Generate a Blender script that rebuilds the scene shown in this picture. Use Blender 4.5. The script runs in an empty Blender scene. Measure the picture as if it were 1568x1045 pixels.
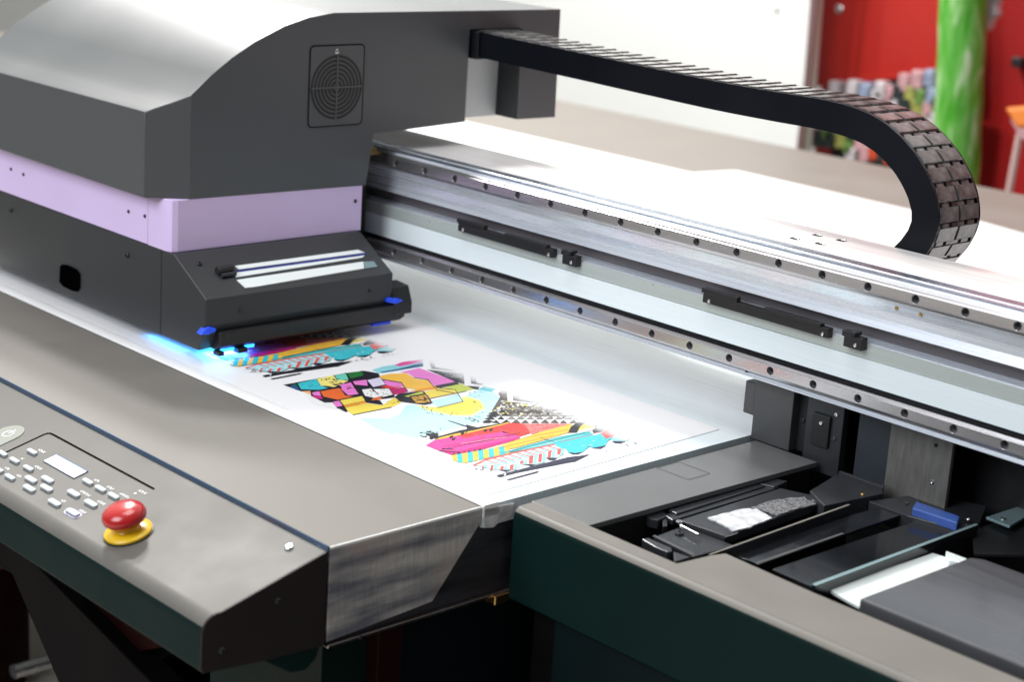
import bpy, bmesh, math, random
from mathutils import Vector, Matrix
random.seed(7)
SC = bpy.context.scene
COL = SC.collection
# ------------------------------------------------------------------ camera
CT = Vector((1.8547056, -1.5462707, 0.4236222))
CM = Matrix(((0.6795952298, -0.2351836703, 0.6948661488),
             (0.7309568379, 0.1369500753, -0.6685407826),
             (0.0620679036, 0.9622542897, 0.2649797299)))
FP = 2759.4296
def ray(u, v):
    return (CM @ Vector(((u-784)/FP, -(v-522.5)/FP, -1.0))).normalized()
def at(u, v, ax, val):
    d = ray(u, v); i = 'xyz'.index(ax)
    return CT + d*((val-CT[i])/d[i])
def atp(u, v, p, n):
    d = ray(u, v)
    return CT + d*((Vector(p)-CT).dot(n)/d.dot(n))
cd = bpy.data.cameras.new('camera'); cam = bpy.data.objects.new('camera', cd); COL.objects.link(cam)
m4 = CM.to_4x4(); m4.translation = CT; cam.matrix_world = m4
cd.sensor_width = 36; cd.lens = FP/1568*36; cd.clip_start = .05; cd.clip_end = 100
cd.dof.use_dof = True; cd.dof.focus_distance = 2.02; cd.dof.aperture_fstop = 5.0
SC.camera = cam

# ------------------------------------------------------------------ materials
def S(c):
    def f(x):
        x /= 255.
        return x/12.92 if x <= .04045 else ((x+.055)/1.055)**2.4
    return tuple(f(x) for x in c)+(1,)
def mat(name, col, rough=.5, metal=0, spec=.5, noise=.06, scale=8, stretch=(1, 1, 1), bump=0, bscale=400, coat=0, rvar=.06, emit=None, es=0, trans=0, aniso=0, dirt_or_glint=None):
    m = bpy.data.materials.new(name); m.use_nodes = True
    nt = m.node_tree; N = nt.nodes; L = nt.links; b = N['Principled BSDF']
    col = tuple(col)[:3]+(1,)
    b.inputs['Metallic'].default_value = metal; b.inputs['Roughness'].default_value = rough
    b.inputs['Specular IOR Level'].default_value = spec; b.inputs['Coat Weight'].default_value = coat
    b.inputs['Coat Roughness'].default_value = .15
    b.inputs['Transmission Weight'].default_value = trans
    if aniso: b.inputs['Anisotropic'].default_value = aniso
    tc = N.new('ShaderNodeTexCoord'); mp = N.new('ShaderNodeMapping'); mp.inputs['Scale'].default_value = stretch
    L.new(tc.outputs['Object'], mp.inputs['Vector'])
    nz = N.new('ShaderNodeTexNoise'); nz.inputs['Scale'].default_value = scale; nz.inputs['Detail'].default_value = 6
    L.new(mp.outputs['Vector'], nz.inputs['Vector'])
    mx = N.new('ShaderNodeMix'); mx.data_type = 'RGBA'
    mx.inputs['A'].default_value = tuple(c*(1-noise) for c in col[:3])+(1,)
    mx.inputs['B'].default_value = tuple(min(1, c*(1+noise)) for c in col[:3])+(1,) if dirt_or_glint is None else tuple(dirt_or_glint)[:3]+(1,)
    mr = N.new('ShaderNodeMapRange'); mr.inputs['From Min'].default_value = .3; mr.inputs['From Max'].default_value = .7
    L.new(nz.outputs['Fac'], mr.inputs['Value']); L.new(mr.outputs['Result'], mx.inputs['Factor'])
    L.new(mx.outputs['Result'], b.inputs['Base Color'])
    if rvar:
        r2 = N.new('ShaderNodeMapRange'); r2.inputs['From Min'].default_value = .3; r2.inputs['From Max'].default_value = .7
        r2.inputs['To Min'].default_value = max(.02, rough-rvar); r2.inputs['To Max'].default_value = min(1, rough+rvar)
        L.new(nz.outputs['Fac'], r2.inputs['Value']); L.new(r2.outputs['Result'], b.inputs['Roughness'])
    if bump:
        n2 = N.new('ShaderNodeTexNoise'); n2.inputs['Scale'].default_value = bscale; n2.inputs['Detail'].default_value = 3
        L.new(mp.outputs['Vector'], n2.inputs['Vector'])
        bp = N.new('ShaderNodeBump'); bp.inputs['Strength'].default_value = bump; bp.inputs['Distance'].default_value = .0006
        L.new(n2.outputs['Fac'], bp.inputs['Height']); L.new(bp.outputs['Normal'], b.inputs['Normal'])
    if emit:
        b.inputs['Emission Color'].default_value = tuple(emit)[:3]+(1,); b.inputs['Emission Strength'].default_value = es
    return m
M = {}
M['cover'] = mat('satin_grey_paint', (.056, .062, .067), .42, .0, 1.0, noise=.05, scale=5, bump=.06, bscale=900)
M['housing'] = mat('dark_grey_paint', (.030, .032, .035), .42, 0, .5, bump=.08, bscale=900)
M['lilac'] = mat('lilac_paint', (.74, .58, .88), .45, 0, .5, noise=.03)
M['console'] = mat('warm_grey_paint', (.165, .155, .138), .52, 0, .2, noise=.05, scale=14, bump=.10, bscale=700)
M['consoletop'] = mat('warm_grey_console_paint', (.118, .112, .102), .54, 0, .2, noise=.07, scale=14, bump=.10, bscale=700)
M['rear'] = mat('pale_grey_rear_deck', (.22, .20, .18), .5, 0, .35, noise=.05, scale=6)
M['black'] = mat('black_plastic', (.012, .012, .013), .4, 0, .5, noise=.2)
M['blackgloss'] = mat('black_gloss', (.008, .009, .011), .13, 0, .6, noise=.2)
M['blacksteel'] = mat('black_steel', (.035, .037, .042), .32, .3, .5, noise=.15, bump=.05)
M['darkplate'] = mat('dark_grey_steel', (.07, .07, .072), .4, .2, .5, noise=.12, scale=20, bump=.1)
M['rail'] = mat('ground_rail_steel', (.60, .59, .60), .26, .9, .5, noise=.12, scale=6, stretch=(.6, 8, 8), rvar=.07)
M['alu'] = mat('brushed_aluminium', (.82, .87, .96), .28, .55, .5, noise=.08, scale=9, stretch=(.5, 30, 30), rvar=.05, bump=.10, bscale=60)
M['alutop'] = mat('milled_aluminium', (.88, .86, .85), .36, .35, .5, noise=.05, scale=9, stretch=(.5, 12, 12), rvar=.05)
M['strip'] = mat('pale_encoder_tape', (.78, .86, .88), .35, 0, .5, noise=.03, scale=12, stretch=(.4, 60, 60))
M['glassgrey'] = mat('greenish_painted_aluminium', (.48, .53, .50), .35, .2, .5, noise=.05, scale=10, stretch=(.4, 40, 40))
M['bed'] = mat('pale_vacuum_bed', (.66, .75, .78), .30, 0, .5, noise=.05, scale=10, stretch=(.5, 26, 1), rvar=.03)
M['paper'] = mat('white_sheet', (.80, .80, .81), .36, 0, .4, noise=.01, scale=5, rvar=.03)
M['white'] = mat('white_paint', (.80, .80, .79), .5, 0, .4, noise=.02)
M['wall'] = mat('white_wall', (.76, .77, .75), .7, 0, .3, noise=.02, scale=2)
M['key'] = mat('pale_keys', (.42, .47, .50), .4, 0, .5, noise=.02)
M['ink'] = mat('white_print', (.78, .78, .78), .6, 0, .3, noise=.01)
M['red'] = mat('red_plastic', (.42, .008, .008), .24, 0, .5, noise=.05, coat=.4)
M['yellow'] = mat('yellow_plastic', (.80, .50, .01), .3, 0, .5, noise=.03)
M['redwall'] = mat('red_lacquer', (.42, .018, .012), .3, 0, .5, noise=.12, scale=3)
M['redwall2'] = mat('deep_red_wall', (.30, .005, .005), .5, 0, .4, noise=.08, scale=3)
M['chrome'] = mat('screw_steel', (.7, .7, .7), .2, 1, .5, noise=.05)
M['brass'] = mat('brass', (.6, .4, .15), .25, 1)
M['chain'] = mat('chain_plastic', (.016, .018, .022), .30, 0, .6, noise=.25, scale=60)
M['chainbar'] = mat('glinting_chain_crossbar', (.05, .05, .052), .17, .1, 1.0, noise=.35, scale=45, dirt_or_glint=(.30, .30, .29))  # pale patches imitate glints and ceiling reflection on the black crossbars
M['floor'] = mat('beige_floor', (.50, .46, .40), .45, 0, .4, noise=.08, scale=3)
M['sideband'] = mat('smooth_chain_side', (.004, .005, .008), .4, 0, .14, noise=.1)
M['teal'] = mat('teal_bracket', (.25, .36, .38), .4, .4, .5)
M['blueblock'] = mat('blue_plastic', (.05, .11, .38), .35, 0, .5, noise=.1, scale=40)
M['foamw'] = mat('white_foam', (.78, .78, .78), .9, 0, .2, noise=.2, scale=70, bump=1, bscale=500, dirt_or_glint=(.32, .33, .36))
M['foamd'] = mat('inky_foam', (.03, .03, .035), .8, 0, .3, noise=.5, scale=300, bump=1, bscale=500, dirt_or_glint=(.22, .22, .23))
M['rust'] = mat('dark_red_oxide', (.014, .003, .002), .6, 0, .05, noise=.3)
M['lcd'] = mat('lit_lcd', (.8, .85, .9), .3, emit=(.80, .9, 1), es=1.0)
M['uv'] = mat('uv_emitter', (.1, .3, .9), .3, emit=(.02, .42, 1.0), es=4)
M['uvs'] = mat('soft_uv_emitter', (.1, .3, .9), .3, emit=(.05, .22, 1.0), es=1.0)
M['uvb'] = mat('blue_lamp_glow', (.02, .08, .8), .3, emit=(.0, .08, 1.0), es=.15)
M['window'] = mat('white_window_glare', (.82, .87, .86), .2, 0, .6, noise=.03)  # white colour stands in for reflections in glossy windows
M['navy'] = mat('navy_line', (.02, .03, .22), .3)
M['pan'] = mat('satin_steel_pan', (.84, .90, .88), .22, .2, .6, noise=.04)
M['lid'] = mat('dark_brushed_lid', (.13, .13, .14), .22, .5, .6, noise=.1, scale=10, stretch=(1, 8, 1), rvar=.05)
M['seam'] = mat('blue_steel_trim', (.16, .24, .36), .2, .8)
M['lip'] = mat('pinkish_steel_lip', (.62, .50, .47), .25, 1, noise=.15)
M['orange'] = mat('orange_shade', (.75, .22, .04), .5)
M['pinkish'] = mat('pale_pink_pole', (.55, .38, .36), .5)
# scuffed end plate: horizontal grime bands and vertical brushing
def plate_mat(name, a, b_, c):
    m = bpy.data.materials.new(name); m.use_nodes = True; nt = m.node_tree; N = nt.nodes; L = nt.links; b = N['Principled BSDF']
    tc = N.new('ShaderNodeTexCoord')
    def nz(sc, st, det=5):
        mp = N.new('ShaderNodeMapping'); mp.inputs['Scale'].default_value = st; L.new(tc.outputs['Object'], mp.inputs['Vector'])
        n = N.new('ShaderNodeTexNoise'); n.inputs['Scale'].default_value = sc; n.inputs['Detail'].default_value = det; L.new(mp.outputs['Vector'], n.inputs['Vector']); return n
    n1 = nz(16, (1, .45, 3.2)); n2 = nz(60, (1, 10, .8)); n3 = nz(9, (1, 1, 1), 3)
    cr = N.new('ShaderNodeValToRGB'); L.new(n1.outputs['Fac'], cr.inputs['Fac'])
    cr.color_ramp.elements[0].position = .36; cr.color_ramp.elements[0].color = a+(1,)
    cr.color_ramp.elements[1].position = .62; cr.color_ramp.elements[1].color = b_+(1,)
    mx = N.new('ShaderNodeMix'); mx.data_type = 'RGBA'; mx.blend_type = 'MULTIPLY'; mx.inputs['Factor'].default_value = .55
    L.new(cr.outputs['Color'], mx.inputs['A']); L.new(n2.outputs['Fac'], mx.inputs['B'])
    m2 = N.new('ShaderNodeMix'); m2.data_type = 'RGBA'; m2.blend_type = 'MIX'
    mr = N.new('ShaderNodeMapRange'); mr.inputs['From Min'].default_value = .52; mr.inputs['From Max'].default_value = .72; mr.inputs['To Max'].default_value = .6
    L.new(n3.outputs['Fac'], mr.inputs['Value']); L.new(mr.outputs['Result'], m2.inputs['Factor'])
    L.new(mx.outputs['Result'], m2.inputs['A']); m2.inputs['B'].default_value = c+(1,)
    L.new(m2.outputs['Result'], b.inputs['Base Color']); b.inputs['Metallic'].default_value = .35; b.inputs['Roughness'].default_value = .38
    return m
M['plate'] = plate_mat('scuffed_aluminium', (.24, .25, .30), (.86, .82, .78), (.62, .46, .42))
M['plate2'] = plate_mat('shadowed_steel', (.015, .02, .03), (.07, .075, .09), (.05, .04, .04))  # dark tones stand in for the shadow on the end face

# ------------------------------------------------------------------ mesh helpers
class MB:
    def __init__(s): s.v = []; s.f = []; s.mi = []; s.k = 0
    def poly(s, pts, mi=0):
        i = len(s.v); s.v += [tuple(p) for p in pts]; s.f.append(tuple(range(i, i+len(pts)))); s.mi.append(mi); return s
    def ext(s, pr, ax, a, b, mi=0):
        i = len(s.v); n = len(pr)
        def P(p, t):
            return {'x': (t, p[0], p[1]), 'y': (p[0], t, p[1]), 'z': (p[0], p[1], t)}[ax]
        s.v += [P(p, a) for p in pr]+[P(p, b) for p in pr]
        fs = [tuple(range(i, i+n)), tuple(range(i+2*n-1, i+n-1, -1))]
        fs += [(i+k, i+n+k, i+n+(k+1) % n, i+(k+1) % n) for k in range(n)]
        s.f += fs; s.mi += [mi]*len(fs); return s
    def box(s, x0, x1, y0, y1, z0, z1, mi=0):
        return s.ext([(x0, y0), (x1, y0), (x1, y1), (x0, y1)], 'z', z0, z1, mi)
    def hull(s, top, off, mi=0):       # polygon plus an offset copy -> slab
        i = len(s.v); n = len(top); off = Vector(off)
        s.v += [tuple(p) for p in top]+[tuple(Vector(p)+off) for p in top]
        fs = [tuple(range(i, i+n)), tuple(range(i+2*n-1, i+n-1, -1))]+[(i+k, i+n+k, i+n+(k+1) % n, i+(k+1) % n) for k in range(n)]
        s.f += fs; s.mi += [mi]*len(fs); return s
    def lathe(s, prof, c, n, seg=32, mi=0):
        n = Vector(n).normalized(); q = Vector((0, 0, 1)).rotation_difference(n); c = Vector(c); i = len(s.v); k = len(prof)
        for j in range(seg):
            a = 2*math.pi*j/seg
            for r, h in prof: s.v.append(tuple(c+q @ Vector((r*math.cos(a), r*math.sin(a), h))))
        for j in range(seg):
            for t in range(k-1):
                a = i+j*k+t; b = i+((j+1) % seg)*k+t
                s.f.append((a, b, b+1, a+1)); s.mi.append(mi)
        for t, rev in ((0, True), (k-1, False)):
            fc = [i+j*k+t for j in range(seg)]
            s.f.append(tuple(reversed(fc)) if rev else tuple(fc)); s.mi.append(mi)
        return s
    def tube(s, pts, r, seg=10, mi=0):
        pts = [Vector(p) for p in pts]; i = len(s.v)
        for k, p in enumerate(pts):
            t = (pts[min(k+1, len(pts)-1)]-pts[max(k-1, 0)]).normalized()
            a = t.orthogonal().normalized() if k == 0 else (a-t*a.dot(t)).normalized()
            b = t.cross(a)
            for j in range(seg):
                w = 2*math.pi*j/seg; s.v.append(tuple(p+a*math.cos(w)*r+b*math.sin(w)*r))
        for k in range(len(pts)-1):
            for j in range(seg):
                s.f.append((i+k*seg+j, i+k*seg+(j+1) % seg, i+(k+1)*seg+(j+1) % seg, i+(k+1)*seg+j)); s.mi.append(mi)
        s.f.append(tuple(i+j for j in reversed(range(seg)))); s.mi.append(mi)
        s.f.append(tuple(i+(len(pts)-1)*seg+j for j in range(seg))); s.mi.append(mi)
        return s
def thing(name, label, cat, loc=(0, 0, 0), group=None):
    o = bpy.data.objects.new(name, None); COL.objects.link(o); o.location = loc; o.empty_display_size = .05
    o['label'] = label; o['category'] = cat
    if group: o['group'] = group
    return o
def root_of(o):
    p = Vector(o.location); q = o.parent
    while q: p += Vector(q.location); q = q.parent
    return p
def build(name, mb, m, parent=None, bevel=0, seg=2, smooth=0, label=None, recalc=True):
    me = bpy.data.meshes.new(name); off = root_of(parent) if parent else Vector((0, 0, 0))
    me.from_pydata([tuple(Vector(p)-off) for p in mb.v], [], mb.f)
    ms = m if isinstance(m, (list, tuple)) else [m]
    for x in ms: me.materials.append(x)
    me.polygons.foreach_set('material_index', mb.mi)
    if recalc:
        bm = bmesh.new(); bm.from_mesh(me); bmesh.ops.recalc_face_normals(bm, faces=bm.faces); bm.to_mesh(me); bm.free()
    if smooth:
        me.polygons.foreach_set('use_smooth', [True]*len(me.polygons)); me.set_sharp_from_angle(angle=math.radians(smooth))
    o = bpy.data.objects.new(name, me); COL.objects.link(o)
    if parent: o.parent = parent
    if bevel:
        b = o.modifiers.new('bevel', 'BEVEL'); b.width = bevel; b.segments = seg; b.limit_method = 'ANGLE'; b.angle_limit = math.radians(35)
        b.harden_normals = False
    if label: o['label'] = label
    return o
def tag(o, label, cat, group=None, kind=None):
    if kind: o['kind'] = kind
    else: o['label'] = label; o['category'] = cat
    if group: o['group'] = group
    return o
def screw(p, n, r, parent, m=None, name='screw'):
    n = Vector(n).normalized(); p = Vector(p)
    b = MB().lathe([(r, -.0003), (r, r*.35), (r*.75, r*.6), (r*.45, r*.62), (r*.40, r*.2)], p, n, 14)
    return build(name, b, m or M['chrome'], parent, smooth=40)
def quadpx(pts, ax, val, off, mb=None):
    mb = mb or MB(); return mb.hull([at(u, v, ax, val) for u, v in pts], off)

ZM = -.212
# ================================================================== FLATBED TABLE
table = thing('flatbed_table', 'long white printer bed with warm grey front deck, keypad console and scuffed metal end plate', 'printer table', (0, -.2, -1.0))
b = MB().box(-3.2, .627, -.391, .9, -.235, ZM-.0005)
build('bed_surface', b, M['bed'], table)
b = MB().box(-3.2, .6272, .9, 1.80, -.30, ZM-.003)
build('rear_deck', b, M['rear'], table)
b = MB().box(-3.2, 1.6, 1.2, 1.80, -.31, ZM-.0045)
build('rear_extension', b, M['rear'], table)
# raised white edge strip along the front of the bed
b = MB().ext([(-.391, ZM-.012), (-.391, ZM+.0005), (-.389, ZM+.0012), (-.372, ZM+.0012), (-.370, ZM+.0003), (-.370, ZM-.012)], 'x', -3.2, .629)
build('edge_strip', b, M['white'], table, smooth=30)
b = MB().box(-3.2, .626, -.5815, -.3915, -.228, ZM-.0005)
build('front_deck', b, M['console'], table, bevel=.0012)
b = MB().box(.626, .6275, -.5815, -.3905, -.2145, ZM-.0002)
build('edge_trim', b, M['white'], table)
b = MB().ext([(-.5840, -.222), (-.5840, ZM+.0004), (-.5834, ZM+.0012), (-.5826, ZM+.0012), (-.5818, ZM+.0004), (-.5818, -.222)], 'x', -3.2, .6275)
build('seam_trim', b, M['seam'], table, smooth=40)
# console: prism with rounded nose
def arc(cx, cy, r, a0, a1, n=8): return [(cx+r*math.cos(math.radians(a0+(a1-a0)*i/n)), cy+r*math.sin(math.radians(a0+(a1-a0)*i/n))) for i in range(n+1)]
prof = [(-.5850, -.2155), (-.7005, -.2462)]+arc(-.7030, -.2640, .018, 98, 180, 10)[0:]+[(-.7215, -.2960)]+[(-.7190, -.3005), (-.6600, -.3060), (-.6600, -.3060), (-.5850, -.3100)]
pr = []
for p in prof:
    if not pr or (Vector(p)-Vector(pr[-1])).length > 1e-4: pr.append(p)
gp = mat('shaded_green_front', (.0015, .012, .011), .55, 0, .10, noise=.1, bump=.06, bscale=700)  # dark green stands in for shade on the console and station fronts
ki = next(i for i, p in enumerate(pr) if p[0] < -.7190)
top = pr[:ki+1]; frontp = pr[ki:]
build('console_top_shell', MB().ext(top+[(top[-1][0]+.003, top[-1][1]-.001), (-.5850, -.2200)], 'x', -3.2, .6262), M['consoletop'], table, smooth=25)
build('console_front_panel', MB().ext(frontp+[(-.5850, -.2205), (top[-1][0]+.0031, top[-1][1]-.0011)], 'x', -3.2, .6262), gp, table, smooth=25)
b = MB().ext([(y*.0+y, z) for y, z in pr], 'x', .6264, .6285)
build('console_end_cap', b, mat('brown_black_paint', (.018, .013, .014), .55, 0, .2, bump=.1), table, smooth=25)
build('underslung_bracket', MB().ext([(-.655, -.307), (-.618, -.332), (-.60, -.334), (-.588, -.325), (-.583, -.310)], 'x', .45, .622), mat('dark_green_paint', (.004, .018, .016), .5, 0, .1), table, bevel=.002)
cn0 = Vector((.627, -.581, -.214)); cdv = Vector((0, -.131, -.035)).normalized(); cnn = Vector((1, 0, 0)).cross(cdv); cnn = -cnn if cnn.z < 0 else cnn
cn0s = cn0
def CP(x, s, h=0): return Vector((x, cn0.y+cdv.y*s, cn0.z+cdv.z*s)) + cnn*h
H0 = 0.0
# work out how high the paint surface lies above the reference plane
H0 = (Vector((0, -.64, -.2155-(.055)*(.0307/.1155)))-cn0)
H0 = Vector((0, H0.y, H0.z)).dot(cnn)+.0002
def slab(x0, x1, s0, s1, h0, h1, mb=None):
    mb = mb or MB(); return mb.hull([CP(x0, s0, H0+h1), CP(x1, s0, H0+h1), CP(x1, s1, H0+h1), CP(x0, s1, H0+h1)], -cnn*(h1-h0))
def pill(x, s, l, w, h):
    r = w/2; pts = [(x+l/2-r+r*math.cos(a), s+r*math.sin(a)) for a in [math.radians(-90+22.5*i) for i in range(9)]]
    pts += [(x-l/2+r+r*math.cos(a), s+r*math.sin(a)) for a in [math.radians(90+22.5*i) for i in range(9)]]
    return MB().hull([CP(px, ps, H0+h) for px, ps in pts], -cnn*(h+.0005))
keys = [(.1994, .0713, 0), (.2001, .0929, 0), (.2294, .0928, 0), (.2034, .1141, 0), (.2298, .1147, 0), (.2542, .1037, 1), (.27, .093, 1), (.2702, .1145, 1), (.2858, .1032, 1),
        (.3121, .0698, 0), (.337, .0698, 0), (.3618, .0696, 0), (.3209, .0917, 1), (.3547, .0919, 1), (.3204, .1138, 1), (.3543, .1129, 1), (.1735, .0929, 0), (.1755, .1141, 0)]
keyo = []
for i, (x, s, big) in enumerate(keys):
    keyo.append(build('key', pill(x-.001, s+.001, .021 if big else .018, .0062 if big else .0052, .0026), M['key'], table, bevel=.0006, seg=2))
# purple ring round the lowest key
ring = MB(); pts = []
def pillpts(x, s, l, w):
    r = w/2
    return [(x+l/2-r+r*math.cos(a), s+r*math.sin(a)) for a in [math.radians(-90+22.5*i) for i in range(9)]]+[(x-l/2+r+r*math.cos(a), s+r*math.sin(a)) for a in [math.radians(90+22.5*i) for i in range(9)]]
A_ = pillpts(.3533, .1139, .0255, .0105); B_ = pillpts(.3533, .1139, .0225, .0078)
for i in range(len(A_)):
    j = (i+1) % len(A_); ring.poly([CP(*A_[i], H0+.0003), CP(*A_[j], H0+.0003), CP(*B_[j], H0+.0003), CP(*B_[i], H0+.0003)])
build('key_ring', ring, mat('pale_violet_print', (.55, .48, .72), .5), table, recalc=False)
# captions: tiny printed words beside each key (too small to read in the photo)
cap = MB()
def caption(x, s, n, h=.0030):
    for i in range(n):
        w = .0017
        x0 = x+i*.0023; hh = h*(1 if (i*7) % 3 else .75)
        # little letter: stem + bar(s)
        cap.poly([CP(x0, s, H0+.0003), CP(x0+.0005, s, H0+.0003), CP(x0+.0005, s-hh, H0+.0003), CP(x0, s-hh, H0+.0003)])
        cap.poly([CP(x0+.0006, s-hh, H0+.0003), CP(x0+w, s-hh, H0+.0003), CP(x0+w, s-hh+.0006, H0+.0003), CP(x0+.0006, s-hh+.0006, H0+.0003)])
        if i % 2: cap.poly([CP(x0+.0006, s-.0006, H0+.0003), CP(x0+w, s-.0006, H0+.0003), CP(x0+w, s, H0+.0003), CP(x0+.0006, s, H0+.0003)])
        else: cap.poly([CP(x0+.0012, s, H0+.0003), CP(x0+w, s, H0+.0003), CP(x0+w, s-hh+.0006, H0+.0003), CP(x0+.0012, s-hh+.0006, H0+.0003)])
for i, (x, s, big) in enumerate(keys[:16]):
    if i in (5, 6, 7, 8): continue
    cap = MB(); caption(x-.001, s-.0055, [6, 2, 6, 4, 4, 0, 0, 0, 0, 4, 5, 7, 8, 6, 3, 5][i])
    q = build('caption', cap, M['ink'], table, recalc=False); q.parent = keyo[i]
cap = MB()
caption(.372, .0490, 6); cap.poly([CP(.3727, .0545, H0+.0003), CP(.3757, .0545, H0+.0003), CP(.3757, .0525, H0+.0003), CP(.3727, .0525, H0+.0003)])
build('status_caption', cap, M['ink'], table, recalc=False)
# display
b = slab(.2268, .2902, .0580, .0752, -.0004, .0010); build('display_frame', b, M['seam'], table)
b = slab(.2285, .2900, .0602, .0750, .0009, .0014); build('display', b, M['lcd'], table)
# black outline
b = MB()
def stroke(mb, pts, w, h=.0003):
    for (xa, sa), (xb, sb) in zip(pts, pts[1:]):
        d = Vector((xb-xa, sb-sa)); d.normalize(); n = Vector((-d.y, d.x))*w/2; e = d*w*.3
        mb.poly([CP(xa-e.x+n.x, sa-e.y+n.y, H0+h), CP(xb+e.x+n.x, sb+e.y+n.y, H0+h), CP(xb+e.x-n.x, sb+e.y-n.y, H0+h), CP(xa-e.x-n.x, sa-e.y-n.y, H0+h)])
M['line'] = mat('matt_black_line', (.003, .003, .003), .8, 0, .0)
stroke(b, [(.1712, .122), (.1712, .0430), (.1722, .0395), (.1745, .0373), (.1785, .0367), (.3826, .0367)], .0022)
build('keypad_outline', b, M['line'], table, recalc=False)
# round-ended pad with the power symbol
pp = [(.133+.0185*math.cos(a), .060+.0135*math.sin(a)) for a in [math.radians(-90-i*10) for i in range(19)]][::-1]
pp = [(.1335+.018*math.cos(math.radians(a)), .0665+.0185*math.sin(math.radians(a))) for a in range(-180, 1, 12)]+[(.1515, .12), (.1155, .12)]
build('power_pad', MB().hull([CP(x, s, H0+.0006) for x, s in pp], -cnn*.0008), mat('pale_olive_film', (.26, .27, .235), .5, 0, .2), table)
b = MB()
arcp = [(.1345+.0062*math.cos(math.radians(a)), .0665+.0062*math.sin(math.radians(a))) for a in range(-60, 241, 20)]
def stroke2(mb, pts, w): stroke(mb, pts, w, .0009)
stroke2(b, arcp, .0016); stroke2(b, [(.1345, .0570), (.1345, .0655)], .0016)
build('power_symbol', b, M['ink'], table, recalc=False)
b = MB().lathe([(.0045, 0), (.0045, .0025), (.003, .003)], CP(.1335, .088, H0), cnn, 20); build('power_key', b, M['key'], table, smooth=40)
screw(CP(.5924, .0218, H0), cnn, .0042, table)
screw((.6287, -.700, -.283), (1, 0, 0), .0032, table, M['blacksteel']); screw((.6287, -.640, -.2505), (1, 0, 0), .0030, table, M['blacksteel'])
# end plate, dark plate behind its diagonal cut as the station's painted shadow, lower lip
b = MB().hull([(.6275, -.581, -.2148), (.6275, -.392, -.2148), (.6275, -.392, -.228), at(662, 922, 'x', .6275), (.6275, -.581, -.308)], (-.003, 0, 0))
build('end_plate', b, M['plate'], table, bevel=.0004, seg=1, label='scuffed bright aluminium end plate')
b = MB().box(.621, .6243, -.579, -.30, -.310, -.2148); build('shadow_plate', b, M['plate2'], table)
b = MB().ext([(.600, -.3105), (.6305, -.3105), (.6305, -.3135), (.600, -.3135)], 'y', -.582, -.33)
build('lower_lip', b, M['lip'], table, bevel=.0008)
screw((.6307, -.543, -.3120), (1, 0, 0), .002, table, M['black'])
build('corner_block', MB().box(.618, .634, -.372, -.346, -.322, -.312), M['brass'], table, bevel=.001)
# white cloth-like liner folding over the corner beside the end plate
lp = [(741, 779), (789, 771), (786, 790), (775, 797), (762, 803), (757, 809), (741, 810)]
build('folded_liner', MB().hull([at(u, v, 'x', .6290) for u, v in lp], (-.004, 0, 0)), M['foamw'], table, bevel=.0012)
# cabinet and stand below
dk = mat('black_cabinet', (.0025, .002, .0025), .6, 0, .06, noise=.3)
build('cabinet', MB().box(.14, .600, -.30, .6, -.995, -.3145), dk, table)
build('cabinet_frame', MB().box(at(322, 1035, 'y', -.56).x, .594, -.56, -.31, -.70, -.3145), mat('bottle_green_frame', (.003, .012, .010), .5, 0, .1), table)
build('cabinet_door', MB().box(.596, .606, -.470, .3, -.99, -.325), mat('midnight_panel', (.002, .005, .007), .5, 0, .08), table, bevel=.001)
build('cabinet_corner_post', MB().box(.590, .612, -.505, -.474, -.99, -.3150), mat('dark_maroon', (.012, .002, .002), .6, 0, .1), table, bevel=.001)
for xs in (0.0,):
    b = MB().hull([at(-60, 790, 'y', -.56), at(40, 850, 'y', -.56), at(245, 1060, 'y', -.56), at(95, 1060, 'y', -.56), at(18, 880, 'y', -.56), at(-60, 840, 'y', -.56)], (0, .035, 0))
    build('stand_brace', b, dk, table, bevel=.002)
b = MB().hull([at(84, 830, 'y', -.50), at(300, 980, 'y', -.50), at(245, 1010, 'y', -.50), at(262, 1100, 'y', -.50), at(180, 1100, 'y', -.50), at(100, 960, 'y', -.50), at(40, 850, 'y', -.50)], (0, .12, 0))
build('stand_leg', b, dk, table, bevel=.002)
b = MB().hull([at(130, 925, 'y', -.54), at(188, 1004, 'y', -.54), at(240, 994, 'y', -.54), at(310, 960, 'y', -.54), at(130, 870, 'y', -.54)], (0, .02, 0))
build('stand_gusset', b, M['rust'], table, bevel=.001)
b = MB().tube([at(20, 1030, 'z', -.93), at(90, 1010, 'z', -.93)], .012); build('stand_crossbar', b, M['rail'], table, smooth=40)
build('stand_foot', MB().box(-2.6, -.30, .55, .62, -.996, -.30), dk, table)

# emergency stop
es = MB(); ec = CP(.4355, .1000, H0)
stop = build('emergency_stop', MB().lathe([(.0235, 0), (.0235, .003), (.0215, .0048), (.013, .0062), (.0115, .008), (.0112, .013)], ec, cnn, 40), M['yellow'], table, smooth=35, label='yellow collared emergency stop with a red mushroom head')
def child_of(name, mb, m, par, **k):
    o = build(name, mb, m, None, **k); o.parent = par; off = root_of(par)
    for v in o.data.vertices: v.co -= off
    return o
child_of('mushroom_head', MB().lathe([(.0095, .0115), (.0185, .0135), (.0212, .0170), (.0218, .0205), (.0205, .0245), (.017, .0280), (.011, .0304), (.004, .0313)], ec, cnn, 40), M['red'], stop, smooth=60)
child_of('stop_gasket', MB().lathe([(.0248, -.0002), (.0248, .0012), (.0232, .0012)], ec, cnn, 40), M['black'], stop, smooth=35)

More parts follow.
